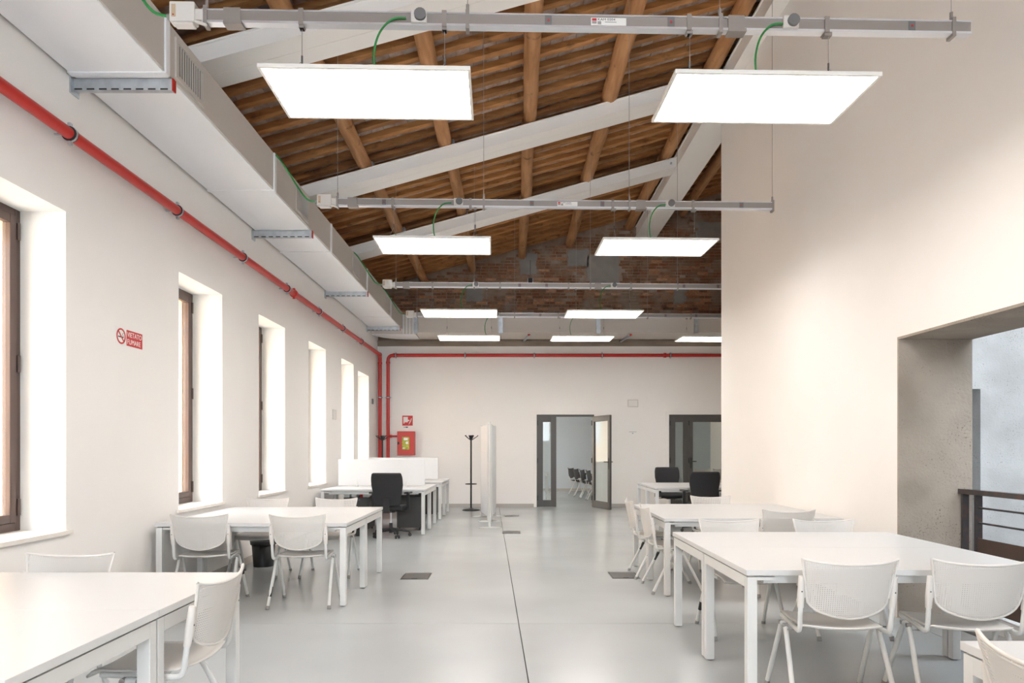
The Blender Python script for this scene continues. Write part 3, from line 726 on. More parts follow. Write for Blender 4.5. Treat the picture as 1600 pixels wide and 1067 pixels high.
# ------------------------------------------------------------------ busbars and light panels
def busbar(i, yc, x1, plugs, hangers, clamps, dots, lab, label):
    bb = empty('busbar', label, 'busbar', (0, yc, 4.0), rz=0.0245, group='suspended busbars')
    x0 = -1.86
    MB().box(x0, x1, -0.02, 0.02, -0.03, 0.03).build('rail', M['alu'], bb)
    MB().box(x0, x1, -0.026, 0.026, 0.030, 0.038).box(x0, x1, -0.026, 0.026, -0.044, -0.030).build('rail_lip', M['alulip'], bb)
    fb = MB().box(-2.05, -1.90, -0.035, 0.035, -0.045, 0.075).box(-2.03, -1.91, -0.03, 0.03, -0.06, -0.045).build('feed_box', M['plastic'], bb, bevel=0.008)
    B(-2.035, -2.010, -0.037, -0.035, -0.02, 0.055).build('sticker', M['beige'], fb)
    MB().tube([(-2.024, -0.038, -0.008), (-2.024, -0.036, -0.008)], 0.005, 8).build('red_mark', M['signred'], fb)
    MB().box(-1.90, -1.84, -0.024, 0.024, -0.03, 0.035).bar((-1.90, -.02, -.04), (-1.83, -.03, -.065), .015, .012).build('clip', M['plastic'], bb)
    for jx_ in (-1.68, 1.37):
        MB().box(jx_-.05, jx_+.05, -.030, .030, -.036, .044).box(jx_-.05, jx_+.06, -.034, .034, -.056, -.036).build('joint_cover', M['alu'], bb)
    for hx in hangers:
        top = rz_(hx)-0.01-4.0
        hk = MB().box(hx-.011, hx+.011, -.031, .031, -.062, .055).build('hanger', M['greyp'] if i > 5 else M['alu'], bb)
        MB().tube([(hx, 0, .05), (hx, 0, .10)], .010, 8).build('wire_lock', M['alu'], hk)
        MB().tube([(hx, 0, .10), (hx, 0, top)], .0022 if i == 0 else .003, 5).build('wire', M['wire'], hk)
    for cx in clamps:
        MB().box(cx-.014, cx+.014, -.032, .032, -.050, .046).box(cx-.012, cx+.012, -.02, .02, -.065, -.05).build('clamp', M['alu'], bb)
    for q in dots:
        dk = B(q-.021, q+.021, -.024, -.019, -.03, .028).build('tap_cover', M['greyp'], bb)
        MB().box(q-.006, q+.006, -.026, -.024, -.006, .006).build('red_mark', M['signred'], dk)
    for q in plugs:
        pk = MB().box(q-.045, q+.05, -.045, .02, -.035, .042).build('plug', M['plastic'], bb, bevel=.006)
        MB().tube([(q+.012, -.045, .006), (q+.012, -.062, .006)], .036, 14).build('plug_cap', M['greyp'], pk)
    if lab:
        lx = lab
        lb_ = B(lx, lx+.215, -.0225, -.020, -.026, .020).build('sticker', M['signwhite'], bb)
        B(lx+.006, lx+.034, -.0235, -.0225, .001, .016).build('red_square', M['signred'], lb_)
        B(lx+.006, lx+.034, -.0235, -.0225, -.016, -.002).build('grey_square', M['rubber'], lb_)
        text('lettering', 'KAM 0204', .019, M['signblack'], lb_, frame_mat((lx+.040, -.0235, .003), (1, 0, 0), (0, 0, 1)), sx=1.3)
        B(lx+.085, lx+.155, -.0230, -.0225, -.008, -.004).build('small_print', M['rubber'], lb_)
        B(lx+.040, lx+.062, -.0235, -.0225, -.020, -.002).build('grey_square', M['rubber'], lb_)
    # green feed cable back to the duct
    pp = [Vector((-2.05, 0, .0)), Vector((-2.16, 0, .03)), Vector((-2.26, 0, .16)), Vector((-2.36, 0, .32)), Vector((-2.52, 0.02, .52)), Vector((-2.75, 0.02, .55))]
    MB().tube(smooth(pp), .009, 8).build('feed_cable', M['cable'], bb)
    MB().tube([(-2.075, 0, .0), (-2.05, 0, 0)], .016, 8).build('cable_gland', M['rubber'], bb)
    return bb
def smooth(p, n=5):
    out = []; p = [Vector(a) for a in p]
    for i in range(len(p)-1):
        p0 = p[max(i-1, 0)]; p1_ = p[i]; p2_ = p[i+1]; p3 = p[min(i+2, len(p)-1)]
        for k in range(n):
            t = k/n
            out.append(0.5*((2*p1_)+(p2_-p0)*t+(2*p0-5*p1_+4*p2_-p3)*t*t+(3*p1_-p0-3*p2_+p3)*t**3))
    out.append(p[-1]); return out
PZL = 3.54
def panel(x, y, label, plug_x):
    """x,y centre; cable to plug_x on the busbar above"""
    p = empty('light_panel', label, 'light', (x, y, PZL), rz=0.0245, group='suspended light panels')
    hw, hd = .5975, .2975; t = .016
    MB().box(-hw, hw, -hd, -hd+t, 0, .022).box(-hw, hw, hd-t, hd, 0, .022).box(-hw, -hw+t, -hd+t, hd-t, 0, .022).box(hw-t, hw, -hd+t, hd-t, 0, .022).box(-hw+t, hw-t, -hd+t, hd-t, .018, .022).build('frame', M['pframe'], p)
    MB().add([(-hw+t, -hd+t, .003), (-hw+t, hd-t, .003), (hw-t, hd-t, .003), (hw-t, -hd+t, .003)], [(0, 1, 2, 3)])
    mb = MB().box(-hw+t, hw-t, -hd+t, hd-t, .004, .009); mb.build('diffuser', M['light'], p)
    B(.32, .48, -.12, .05, .022, .055).build('driver', M['white_metal'], p, bevel=.01)
    for sx in (-.43, .43):
        wk = MB().tube([(sx, 0, .40), (sx, 0, .20)], .0022, 5)
        wk.tube([(sx, 0, .20), (sx-.02, -.22, .022)], .0018, 5); wk.tube([(sx, 0, .20), (sx+.03, .22, .022)], .0018, 5)
        k = wk.build('suspension_wire', M['wire'], p)
        MB().tube([(sx, 0, .19), (sx, 0, .235)], .006, 6).build('wire_lock', M['greyp'], k)
        B(sx-.014, sx+.014, -.02, .02, .395, .42).build('wire_hook', M['alu'], k)
    lx = plug_x-x
    pts = smooth([(lx-.04, -.03, .455), (lx-.12, -.04, .44), (lx-.19, -.05, .36), (lx-.225, -.06, .24), (lx-.22, -.06, .12), (lx-.19, -.04, .03)])
    MB().tube(pts, .0065, 8).build('power_cable', M['cable'], p)
    return p
RY = [4.16, 7.25, 10.87, 13.28]
nm = ['first', 'second', 'third', 'fourth']
busbar(0, RY[0], 2.83, (-.565, 1.70), (-1.84, -.27, 1.275, 2.72), (-1.27, -.41, 1.08, 1.93), (.22, .97, 2.46), .48, 'grey busbar hanging nearest the camera, with a white feed box')
busbar(1, RY[1], 2.80, (-.57, 1.68), (-1.84, -.30, 1.25, 2.79), (-1.26, -.44, 1.07, 1.93), (-1.35, .21, .96, 2.45), .48, 'grey suspended busbar, second from the camera, above the middle light panels')
busbar(2, RY[2], 5.9, (-.58, 1.62, 3.9), (-1.84, -.6, 1.25, 2.65, 4.2), (-1.26, -.19, .9, 1.9), (.12, .55, 2.75, 3.3), None, 'grey suspended busbar, third from the camera, in front of the brick gable')
busbar(3, RY[3], 6.2, (-.3, 1.35, 4.5), (-1.84, .05, 1.25, 2.65, 4.2), (-1.26, -.9, .9, 1.9, 3.5, 5.0), (-.35, .55, 2.1, 3.0, 3.6), None, 'grey suspended busbar farthest from the camera, in front of the crosswise duct')
for r, (cols) in enumerate((((-.84, -.60), (1.52, 1.70)), ((-.82, -.60), (1.52, 1.68)), ((-.83, -.58), (1.45, 1.62)), ((-.83, -.30), (1.36, 1.35), (3.85, 4.5)))):
    for c, (px, pl) in enumerate(cols):
        side = ['left', 'right', 'far right'][c] if len(cols) == 2 else ['left', 'middle', 'right'][c]
        lab = ['large glowing rectangular light panel nearest the camera, on the %s' % side, 'glowing light panel hung from the second busbar, on the %s' % side,
               'slim looking light panel hung from the third busbar, on the %s' % side, 'smallest looking light panel from the farthest busbar, on the %s' % side][r]
        panel(px, RY[r]+.0245*px, lab, pl)
for r, yy in enumerate((1.07,)):  # unseen extra row of panels, added to light the room
    for c, px in enumerate((-.84, 1.52)):
        panel(px, yy+.0245*px, 'unseen light panel added to light the room, just over the camera on the %s' % ['left', 'right'][c], px+.2)

# ------------------------------------------------------------------ desks
def make_desk(length=1.70, depth=0.85):
    t = empty('desk', 'x', 'desk')
    hl, hd = length/2, depth/2
    B(-hl, hl, -hd, hd, .709, .74).build('desktop', M['white'], t, bevel=.002)
    for s in (-1, 1):
        x = s*(hl-.035)
        fr = MB().box(x-.027, x+.027, -hd+.055, hd-.055, .640, .700).build('side_rail', M['white_metal'], t)
        for q in (-1, 1):
            yy = q*(hd-.030)
            lg = B(x-.027, x+.027, yy-.025, yy+.025, .008, .70).build('leg', M['white_metal'], t, bevel=.002)
            MB().lathe([(.016, 0), (.016, .009)], (x, yy, 0), 10).build('foot', M['rubber'], lg)
            MB().bar((x-s*.02, yy-q*.0, .69), (x-s*.13, yy, .69), .03, .018).build('corner_brace', M['white_metal'], t)
            B(x-.02, x+.02, yy-.012, yy+.012, .70, .709).build('spacer', M['rubber'], lg)
    for q in (-1, 1):
        B(-hl+.12, hl-.12, q*(hd-.09)-.018, q*(hd-.09)+.018, .655, .70).build('long_rail', M['white_metal'], t)
    return t
desk0 = make_desk()
def desk_pair(x0, y0, labels, group, first=False, hd=.425):
    for k in range(2):
        loc = (x0+.85, y0+.425+k*.852, 0)
        if first and k == 0:
            desk0.location = loc; desk0['label'] = labels[0]; desk0['group'] = group
        else: instance(desk0, loc, 0, labels[k], group)
kids(desk0)
for c_ in kids(desk0): kids(c_)
GD = 'white desks paired into tables'
desk_pair(-3.145, 1.945, ['white desk at the bottom left edge of the frame, nearer half', 'white desk at the bottom left, farther half beside the nearest left chair'], GD, True)
desk_pair(-3.165, 6.045, ['white desk by the second left window, half nearer the camera with two chairs before it', 'white desk by the second left window, half farther from the camera'], GD)
desk_pair(1.275, 3.715, ['big white desk right foreground, half nearer the camera', 'big white desk right foreground, half farther from the camera'], GD)
desk_pair(1.44, 6.46, ['white desk behind the right foreground table, nearer half by the cream wall', 'white desk behind the right foreground table, farther half by the cream wall'], GD)
desk_pair(2.44, 11.62, ['far right white desk with black office chairs, nearer half', 'far right white desk with black office chairs, farther half'], GD)
desk_pair(-3.11, 11.07, ['white desk with a screen panel, nearer half before the black office chair', 'white desk with a screen panel, farther half'], GD)
desk_pair(-3.09, 13.45, ['rearmost left white desk by the end wall, nearer half', 'rearmost left white desk by the end wall, farther half'], GD)
desk_pair(1.54, 0.645, ['white desk cut off at the bottom right corner, half nearer the camera', 'white desk cut off at the bottom right corner, farther half with its corner in view'], GD)
instance(desk0, (0.15, 18.9, 0), 0, 'white desk in the office beyond the open door, behind the glass', GD)

# desk screens
for i, (sx0, sx1, sy) in enumerate(((-3.03, -1.52, 11.92), (-3.02, -1.55, 14.30))):
    sc = empty('desk_screen', ['white screen panel clamped along the desk behind the black office chair', 'white screen panel on the rearmost left desk, partly behind another screen'][i], 'screen', ((sx0+sx1)/2, sy, .74), group='desk screens')
    hw = (sx1-sx0)/2
    B(-hw, hw, -.012, .012, .02, .475).build('panel', M['screen'], sc, bevel=.005)
    for s in (-1, 1):
        MB().box(s*hw*.57-.02, s*hw*.57+.02, -.03, .03, 0, .025).hexa([(s*hw*.57-.015, -.03, .025), (s*hw*.57+.015, -.03, .025), (s*hw*.57+.015, -.012, .025), (s*hw*.57-.015, -.012, .025), (s*hw*.57-.005, -.02, .10), (s*hw*.57+.005, -.02, .10), (s*hw*.57+.005, -.012, .10), (s*hw*.57-.005, -.012, .10)]).build('clamp', M['white_metal'], sc)

# ------------------------------------------------------------------ white chairs
def make_chair(shell, perf, cat_label, sleeves=(), tablet=False):
    t = empty('chair', cat_label, 'chair')
    def seat(u, v):
        x = (u-.5)*.43; y = -.205+.43*v
        wv = 1-.10*(2*v-1)**4
        z = .455-.022*(1-(2*u-1)**2)*(.4+.6*math.sin(PI*min(v*1.15, 1))) - (max(0, v-.86)/.14)**2*.035 + (max(0, .12-v)/.12)**2*.012
        x *= wv
        y -= .025*(1-(2*u-1)**2)*(1-v)
        return (x, y, z)
    MB().shell(seat, 18, 14, .009).build('seat', shell, t)
    def back(u, v):
        q = 2*u-1
        zt = .805+.020*q*q+.006*abs(q)**6
        zb = .520+.055*abs(q)**1.9+.022*abs(q)**10
        hw = .200+.040*v
        # bulge: lower corners rounded in
        z = zb+(zt-zb)*v
        x = q*hw
        y = -.215-.055*(z-.50)/.30-.045*(1-q*q)+.0*v
        return (x, y, z)
    MB().shell(back, 26, 16, .008).build('backrest', perf, t)
    # solid rim round the perforated field
    rim = [back(i/26, 1) for i in range(27)] + [back(1, 1-j/12) for j in range(1, 13)] + [back(1-i/26, 0) for i in range(1, 27)] + [back(0, j/12) for j in range(1, 12)]
    rim.append(rim[0]); MB().tube(rim, .0075, 6, caps=False).build('back_rim', shell, t)
    for s in (-1, 1):
        fr = [(s*.212, .15, .438), (s*.222, -.02, .436), (s*.226, -.15, .432)] + arc((s*.228, -.165, .432), (s*.230, -.205, .43), (s*.231, -.212, .465), 5) + [(s*.232, -.225, .56), (s*.234, -.243, .70)]
        MB().tube(fr, .0125, 10).build('side_frame', M['white_metal'] if not tablet else M['white_metal'], t)
        br = MB().tube([(s*.232, -.225, .565), (s*.234, -.236, .63), (s*.235, -.250, .735)], [.016, .019, .015], 10)
        br.hexa([(s*.190, -.238, .62), (s*.225, -.236, .62), (s*.225, -.226, .62), (s*.190, -.228, .62), (s*.205, -.262, .72), (s*.228, -.258, .72), (s*.228, -.246, .72), (s*.205, -.25, .72)])
        bk = br.build('back_bracket', shell, t)
        MB().tube([(s*.235, -.258, .655), (s*.235, -.25, .655)], .004, 6).build('screw_cap', M['blackp'], bk)
        for q in (-1, 1):
            foot = (s*.265, q*.245, .012)
            pts = smooth([(s*.246, q*-.012, .425), (s*.248, q*.03, .418), (s*.250, q*.065, .36), (s*.257, q*.15, .20), foot], 4)
            lg = MB().tube(pts, .0138, 10).build('leg', M['white_metal'], t)
            MB().tube([(s*.2643, q*.238, .028), (s*.266, q*.249, 0.0)], .0165, 10).build('foot_cap', M['rubber'], lg)
            if (s, q) in sleeves:
                for z0, z1 in sleeves[(s, q)]:
                    P_ = lambda z: (s*(.250+.015*(.36-z)/.348), q*(.065+.18*(.36-z)/.348)-.0, z)
                    MB().tube([P_(z0), P_(z1)], .0150, 10).build('black_sleeve', M['blackp'], lg)
        MB().tube([(s*.226, -.11, .418), (s*.262, -.11, .418)], .004, 6).tube([(s*.238, .035, .424), (s*.262, .035, .424)], .013, 8).tube([(s*.238, -.035, .424), (s*.262, -.035, .424)], .013, 8).build('joint_cap', M['rubber'], t)
    MB().tube([(-.215, .08, .432), (.215, .08, .432)], .009, 8).build('cross_tube', M['white_metal'], t)
    if tablet:
        MB().box(.10, .34, .0, .26, .66, .672).build('writing_tablet', M['blackp'], t, bevel=.004)
        MB().tube([(.245, 0, .43), (.30, .02, .50), (.30, .10, .66)], .011, 8).build('tablet_arm', M['blackp'], t)
    for c in kids(t): kids(c)
    return t
SL = {}
ch0 = make_chair(M['plastic'], M['perf'], 'x', SL)
SL2 = {(1, -1): [(.25, .33)], (-1, -1): [(.25, .33)]}
ch2 = make_chair(M['plastic'], M['perf'], 'x', {(-1, -1): [(.10, .18)]})
ch3 = make_chair(M['plastic'], M['perf'], 'x', {(1, 1): [(.24, .32)], (1, -1): [(.13, .20)]})
ch1 = make_chair(M['plastic'], M['perf'], 'x', SL2)
GC = 'white perforated chairs around the desks'
used = set()
def chair(x, y, rz, label, src=ch0):
    # x,y is the point under the seat centre; rz=0 faces +y (we see its back)
    if src.name not in used:
        used.add(src.name); src.location = (x, y, 0); src.rotation_euler = (0, 0, rz); src['label'] = label; src['group'] = GC; return src
    return instance(src, (x, y, 0), rz, label, GC)
R = math.radians
chair(1.765, 3.80, R(-4), 'white perforated chair right foreground, left one seen from behind')
chair(2.445, 3.78, R(-7), 'white perforated chair right foreground, right one seen from behind by the railing')
chair(1.747, 5.22, R(180), 'white chair on the far side of the right foreground table, left one', ch3)
chair(2.505, 5.22, R(180), 'white chair on the far side of the right foreground table, right one')
chair(2.60, 6.65, R(-3), 'beige looking chair with its back against the desk before the cream wall')
chair(1.60, 6.83, R(-90), 'white chair at the end of the second right table, nearer of the two', ch1)
chair(1.58, 7.57, R(-92), 'white chair at the end of the second right table, farther of the two', ch1)
chair(2.40, 7.98, R(180), 'white chair tucked at the far side of the second right table')
chair(-2.745, 6.20, R(6), 'white chair at the second left table seen from behind, next to the window wall', ch3)
chair(-1.873, 6.20, R(2), 'white chair at the second left table seen from behind, nearer the aisle', ch2)
chair(-2.81, 7.60, R(180), 'white chair across the second left table, next to the window wall')
chair(-2.03, 7.62, R(180), 'white chair across the second left table, nearer the aisle')
chair(-2.41, 3.45, R(180), 'white chair behind the left foreground table with only its back top showing')
chair(-1.60, 3.12, R(90), 'white chair at the aisle end of the left foreground table')
chair(1.735, 1.90, R(-90), 'white chair cut off at the bottom right corner of the picture')
chair(5.45, 19.3, R(178), 'white chair in the far office seen through the closed glass door, left one')
chair(6.0, 19.2, R(190), 'white chair in the far office seen through the closed glass door, right one')
tc0 = make_chair(M['black'], M['black'], 'x', {}, tablet=True)
for i, (x, y) in enumerate(((2.02, 20.5), (2.10, 19.7), (2.20, 18.9), (2.30, 18.2))):
    lab = 'black seminar chair with white legs through the open door, %s in the row' % ['farthest', 'second farthest', 'second nearest', 'nearest'][i]
    if i == 0: tc0.location = (x, y, 0); tc0.rotation_euler = (0, 0, R(-75)); tc0['label'] = lab; tc0['group'] = 'black seminar chairs'
    else: instance(tc0, (x, y, 0), R(-75-3*i), lab, 'black seminar chairs')

# ------------------------------------------------------------------ office chairs
def make_office_chair():
    t = empty('office_chair', 'x', 'office chair')
    MB().lathe([(.03, .06), (.03, .12)], n=14).lathe([(.035, .10), (.04, .13), (.028, .14), (.028, .22)], n=14).build('base_hub', M['blackp'], t)
    for k in range(5):
        a = 2*PI*k/5+.3; c, s = math.cos(a), math.sin(a)
        MB().tube([(c*.03, s*.03, .115), (c*.16, s*.16, .105), (c*.29, s*.29, .078)], [.026, .022, .015], 8).build('base_arm', M['blackp'], t)
        cs = MB()
        for q in (-1, 1):
            ox, oy = -s*.016*q, c*.016*q
            cs.tube([(c*.30+ox-(-s)*.008*q*0, s*.30+oy, .027), (c*.30+ox*2.1, s*.30+oy*2.1, .027)], .027, 12)
        cs.tube([(c*.29, s*.29, .078), (c*.295, s*.295, .03)], .010, 8)
        cs.build('caster', M['blackp'], t)
    MB().lathe([(.014, .2), (.014, .40)], n=12).build('gas_lift', M['alulip'], t)
    B(-.09, .09, -.11, .10, .39, .43).build('mechanism', M['blackp'], t, bevel=.01)
    MB().tube([(.09, 0, .41), (.24, .0, .40)], .007, 6).build('lever', M['blackp'], t)
    def seat(u, v):
        x = (u-.5)*.50*(1-.08*(2*v-1)**2); y = -.22+.46*v; return (x, y, .475-.012*(1-(2*u-1)**2)-(max(0, v-.8)/.2)**2*.03)
    MB().shell(seat, 14, 12, .07).build('seat', M['black'], t, bevel=.02)
    def back(u, v):
        q = 2*u-1; hw = .195+.055*min(1, v*1.6)-.02*max(0, v-.85)/.15
        z = .50+.52*v; return (q*hw, -.215-.06*v+.05*math.sin(PI*v)*.5-.03*(1-q*q)+.03, z)
    MB().shell(back, 16, 16, .055).build('backrest', M['black'], t, bevel=.016)
    MB().bar((0, -.10, .41), (0, -.235, .43), .09, .02).bar((0, -.255, .40), (0, -.262, .62), .09, .02, up=(0, 1, 0)).build('back_stem', M['blackp'], t)
    for s in (-1, 1):
        MB().bar((s*.20, 0, .43), (s*.29, 0, .44), .05, .02).bar((s*.285, 0, .43), (s*.285, -.02, .69), .045, .025, up=(0, 1, 0)).build('arm_post', M['blackp'], t)
        B(s*.285-.04, s*.285+.04, -.13, .12, .69, .715).build('armrest', M['blackp'], t, bevel=.01)
    for c in kids(t): kids(c)
    return t
oc = make_office_chair(); GO = 'black office chairs'
oc.location = (-1.93, 10.88, 0); oc.rotation_euler = (0, 0, R(-6)); oc['label'] = 'black office chair with armrests in front of the left screened desk'; oc['group'] = GO
instance(oc, (3.16, 11.45, 0), R(3), 'black office chair on the near side of the far right desk, beside the wall edge', GO)
c_ = instance(oc, (3.18, 13.75, 0), R(182), 'black office chair on the far side of the far right desk', GO)

# ------------------------------------------------------------------ pedestals, bins
def make_ped():
    t = empty('pedestal', 'x', 'drawer unit')
    B(-.21, .21, -.27, .27, .05, .58).build('body', M['dark'], t, bevel=.004)
    for i, (a, b) in enumerate(((.06, .22), (.23, .39), (.40, .57))):
        d = B(-.20, .20, -.288, -.27, a, b).build('drawer', M['dark'], t, bevel=.002)
        B(-.07, .07, -.296, -.288, b-.035, b-.022).build('handle', M['greyp'], d)
    for sx in (-.17, .17):
        for sy in (-.22, .22):
            MB().tube([(sx-.01, sy, .025), (sx+.01, sy, .025)], .025, 10).tube([(sx, sy, .025), (sx, sy, .05)], .008, 6).build('caster', M['blackp'], t)
    for c in kids(t): kids(c)
    return t
pd = make_ped(); GP = 'charcoal drawer pedestals under the desks'
pd.location = (-1.76, 11.95, 0); pd.rotation_euler = (0, 0, PI); pd['label'] = 'charcoal drawer pedestal under the left screened desk, beside the aisle'; pd['group'] = GP
instance(pd, (-2.62, 11.75, 0), 0, 'charcoal drawer pedestal under the left screened desk, toward the window', GP)
instance(pd, (-1.78, 14.35, 0), PI, 'charcoal drawer pedestal under the rearmost left desk', GP)
for i, (dx, col) in enumerate(((-.16, 'signwhite'), (-.04, 'signwhite'), (.08, 'signred'), (.155, 'signwhite'))):
    o = B(-.045 if col == 'signwhite' else -.02, .045 if col == 'signwhite' else .02, -.08, .08, 0, .05).build('box_file', M[col], loc=(-2.62+dx, 11.58, .58), bevel=.003)
    tag(o, ['small white box on the pedestal toward the window, leftmost', 'small white box on the pedestal, second from the left', 'small red box on the dark pedestal', 'small white box on the pedestal right of the red one'][i], 'box')
def make_bin(loc, rad, h, label):
    t = empty('waste_bin', label, 'bin', loc, group='black waste bins')
    MB().lathe([(rad*.82, 0), (rad*.98, h-.02), (rad*.95, h-.02), (rad*.78, .012)], n=28).build('bucket', M['blackp'], t)
    MB().lathe([(rad*.97, h-.05), (rad*1.06, h-.05), (rad*1.10, h), (rad*.96, h), (rad*.96, h-.04)], n=28).build('rim', M['blackp'], t)
make_bin((-2.97, 8.16, 0), .14, .31, 'black waste bin under the second left table against the wall')
make_bin((-2.50, 11.02, 0), .12, .16, 'black waste bin under the left screened desk')

# ------------------------------------------------------------------ coat stands
def make_stand():
    t = empty('coat_stand', 'x', 'coat stand')
    MB().lathe([(.20, 0), (.20, .012), (.17, .03), (.05, .05), (.02, .06)], n=28).build('base', M['blackp'], t)
    MB().tube([(0, 0, .05), (0, 0, 1.64)], .019, 12).build('pole', M['blackp'], t)
    rg = MB(); pts = [(.125*math.cos(a*PI/12), .125*math.sin(a*PI/12), .60) for a in range(25)]
    rg.tube(pts, .009, 8, caps=False)
    for a in range(3): rg.tube([(0, 0, .60), (.125*math.cos(a*2.094+.5), .125*math.sin(a*2.094+.5), .60)], .007, 6)
    rg.build('umbrella_ring', M['blackp'], t)
    MB().lathe([(.02, 1.60), (.035, 1.63), (.055, 1.69), (.055, 1.705), (.02, 1.70)], n=16).build('crown', M['blackp'], t)
    for a in range(5):
        c, s = math.cos(a*2*PI/5), math.sin(a*2*PI/5)
        MB().tube([(c*.015, s*.015, 1.60), (c*.09, s*.09, 1.645), (c*.15, s*.15, 1.69), (c*.155, s*.155, 1.705)], [.010, .009, .009, .014], 8).build('hook', M['blackp'], t)
    for c in kids(t): kids(c)
    return t
st = make_stand(); st.location = (-.93, 15.5, 0); st['label'] = 'black coat stand left of the white folding divider'; st['group'] = 'coat stands'
instance(st, (-3.0, 15.80, 0), .4, 'black coat stand in the corner before the red pipes', 'coat stands')

# ------------------------------------------------------------------ white dividers
def divider(a, b, label):
    a = Vector((a[0], a[1], 0)); b = Vector((b[0], b[1], 0)); d = b-a; L_ = d.length; ang = math.atan2(d.y, d.x)
    t = empty('divider', label, 'divider', ((a+b)/2)[:], rz=ang, group='white free standing dividers')
    h = L_/2
    B(-h+.03, h-.03, -.018, .018, .10, 1.86).build('panel', M['screen'], t, bevel=.006)
    for s in (-1, 1):
        MB().tube([(s*(h-.015), 0, .012), (s*(h-.015), 0, 1.88)], .018, 12).build('post', M['white_metal'], t)
        ft = MB(); n = 20
        pts = [(s*(h-.015)+.055*math.cos(2*PI*k/n), .20*math.sin(2*PI*k/n)) for k in range(n)]
        ft.prism(pts, 0, .012).build('foot_plate', M['white_metal'], t)
divider((-.395, 12.08), (-.425, 13.06), 'white free standing divider nearest the camera, seen edge on')
divider((-.46, 13.14), (-.63, 14.10), 'white divider behind the nearest one, leaning out to the left')
divider((-.40, 13.18), (-.345, 14.12), 'white divider behind the nearest one, on its right side')

# ------------------------------------------------------------------ floor boxes
for i, (x, y, ll) in enumerate(((-1.05, 7.50, 'dark metal floor box beside the second left table'), (1.235, 7.55, 'dark metal floor box beside the second right table'),
                            (-.01, 11.45, 'small dark floor box in the aisle, nearer of two'), (-.01, 14.3, 'small dark floor box in the aisle near the doors, farther of two'))):
    t = empty('floor_box', ll, 'floor box', (x, y, 0), group='floor outlet boxes')
    B(-.15, .15, -.19, .19, 0.0005, .003).build('frame', M['dark'], t)
    B(-.135, .135, -.175, .175, .003, .0045).build('lid', M['fbox'], t)
    B(-.03, .03, -.17, -.14, .0045, .006).build('handle', M['dark'], t)

# ------------------------------------------------------------------ wall fittings
sg = empty('no_smoking_sign', 'red and white Italian no smoking sign on the left wall', 'sign', (XL+.001, 5.76, 2.33))
B(0, .002, -.20, .20, -.075, .075).build('plate', M['signwhite'], sg)
B(.002, .003, -.045, .198, -.066, .066).build('red_field', M['signred'], sg)
FX = lambda y, z: frame_mat((.0032, y, z), (0, 1, 0), (0, 0, 1))
text('lettering', 'VIETATO', .060, M['signwhite'], sg, FX(-.038, .010), sx=.93)
text('lettering', 'FUMARE', .060, M['signwhite'], sg, FX(-.038, -.050), sx=.93)
ring = MB(); n = 32; rc = (-.125, 0)
for k in range(n):
    a0, a1 = 2*PI*k/n, 2*PI*(k+1)/n
    p = lambda r, a, x: (x, rc[0]+r*math.cos(a), rc[1]+r*math.sin(a))
    ring.hexa([p(.052, a0, .002), p(.065, a0, .002), p(.065, a1, .002), p(.052, a1, .002), p(.052, a0, .004), p(.065, a0, .004), p(.065, a1, .004), p(.052, a1, .004)])
ring.bar((.003, rc[0]-.042, .042), (.003, rc[0]+.042, -.042), .002, .012, up=(0, .7, .7))
ring.build('prohibition_ring', M['signred'], sg)
MB().box(.0022, .0032, rc[0]-.042, rc[0]+.02, -.012, -.002).box(.0022, .0032, rc[0]+.022, rc[0]+.036, -.012, -.002).tube([(.003, rc[0]+.03, .0), (.003, rc[0]+.02, .018), (.003, rc[0]+.032, .03)], .002, 5).build('cigarette', M['signblack'], sg)

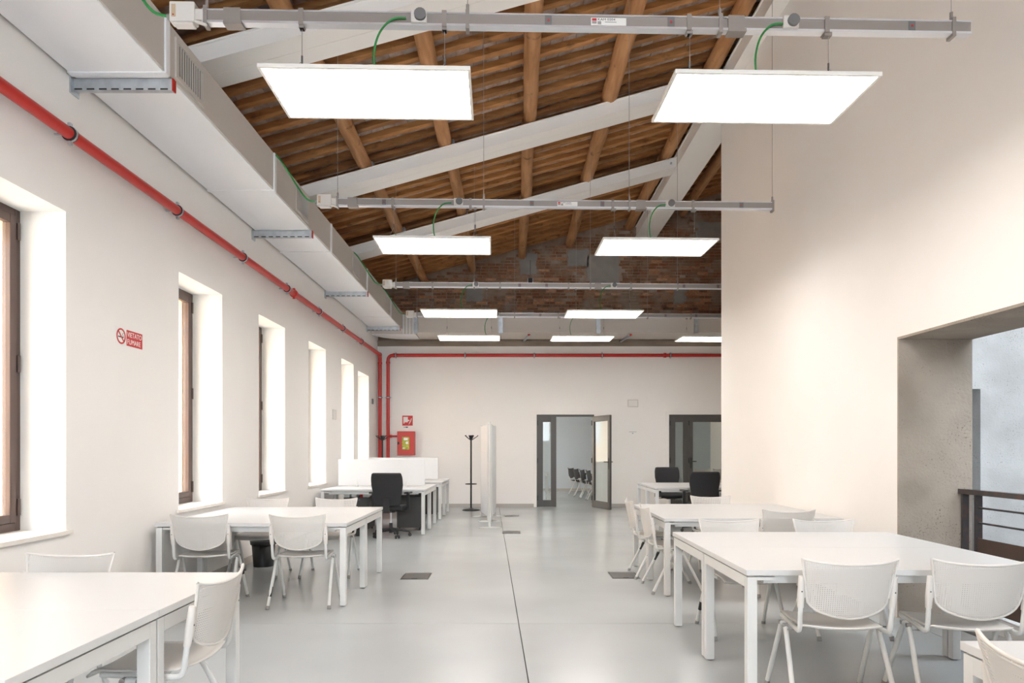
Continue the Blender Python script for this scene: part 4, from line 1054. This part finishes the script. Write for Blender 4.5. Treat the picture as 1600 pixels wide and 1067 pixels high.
hc = empty('hose_cabinet', 'red fire hose cabinet with a yellow printed sheet on its door', 'cabinet', (-2.525, YB, 1.53))
B(-.205, .205, -.17, 0, -.285, .285).build('body', M['redbox'], hc, bevel=.006)
dr = B(-.20, .20, -.185, -.17, -.28, .28).build('door', M['redbox'], hc, bevel=.004)
sh = B(-.085, .085, -.188, -.185, -.15, .15).build('instruction_sheet', M['yellow'], hc)
MB().box(-.05, .05, -.190, -.188, .07, .13).box(-.07, -.02, -.190, -.188, -.13, -.10).box(.0, .06, -.190, -.188, -.02, .04).build('print', M['signwhite'], hc)
B(-.195, -.150, -.20, -.185, -.03, .03).build('lock', M['blackp'], hc)
sn = empty('hose_sign', 'red fire hose sign with white pictogram above the red cabinet', 'sign', (-2.51, YB-.001, 2.075))
B(-.125, .125, -.003, 0, -.12, .12).build('plate', M['signred'], sn)
pc = MB().box(-.10, .01, -.005, -.003, -.04, .09).box(-.10, -.07, -.005, -.003, -.07, -.04).box(.01, .045, -.005, -.003, -.01, .02)
for k in range(4): pc.tube([(.03+.014*k, -.004, -.09+.02*k), (.055+.012*k, -.004, -.06+.028*k), (.05+.015*k, -.004, -.03+.03*k)], .006, 5)
pc.build('pictogram', M['signwhite'], sn)
o = MB().box(-2.60, -2.575, YB-.003, YB, 1.91, 1.925).box(-2.56, -2.50, YB-.003, YB, 1.905, 1.93).build('number_tag', M['signblack']); tag(o, 'tiny dark number label under the fire hose sign', 'label')

t = empty('emergency_light', 'small pale emergency light above and right of the open door', 'emergency light', (2.90, YB, 2.49))
B(-.125, .125, -.05, 0, -.09, .09).build('body', M['plastic'], t, bevel=.01); B(-.10, .10, -.055, -.05, -.065, .065).build('lens', M['pframe'], t)
t = empty('door_notice', 'small white notice beside the open door', 'notice', (2.90, YB, 1.76))
B(-.12, .12, -.003, 0, -.075, .075).build('paper', M['signwhite'], t)
MB().box(-.09, .09, -.004, -.003, .04, .048).box(-.015, .015, -.004, -.003, 0, .02).build('print', M['rubber'], t)
t = empty('thermostat', 'small white box on the left wall between far windows', 'thermostat', (XL, 12.37, 2.02))
B(0, .03, -.10, .10, -.09, .09).build('body', M['plastic'], t, bevel=.004); B(.03, .034, -.07, .07, -.06, .06).build('cover', M['plastic'], t)
t = empty('wall_switch', 'small dark device on the left wall near the corner', 'switch', (XL, 15.75, 2.49))
B(0, .03, -.04, .04, -.06, .06).build('body', M['greyp'], t); B(.03, .034, -.02, .02, -.02, .02).build('button', M['blackp'], t)
t = empty('junction_box', 'small black box with a cable on the brick gable', 'box', (0.44, YG-.02, 5.44))
B(-.05, .05, -.05, 0, -.10, .06).build('body', M['blackp'], t); B(-.012, .012, -.02, 0, .06, .50).build('conduit', M['greyp'], t)
MB().box(-.07, -.05, -.03, 0, -.10, .06).box(.05, .07, -.03, 0, -.10, .06).build('plate', M['galv'], t)
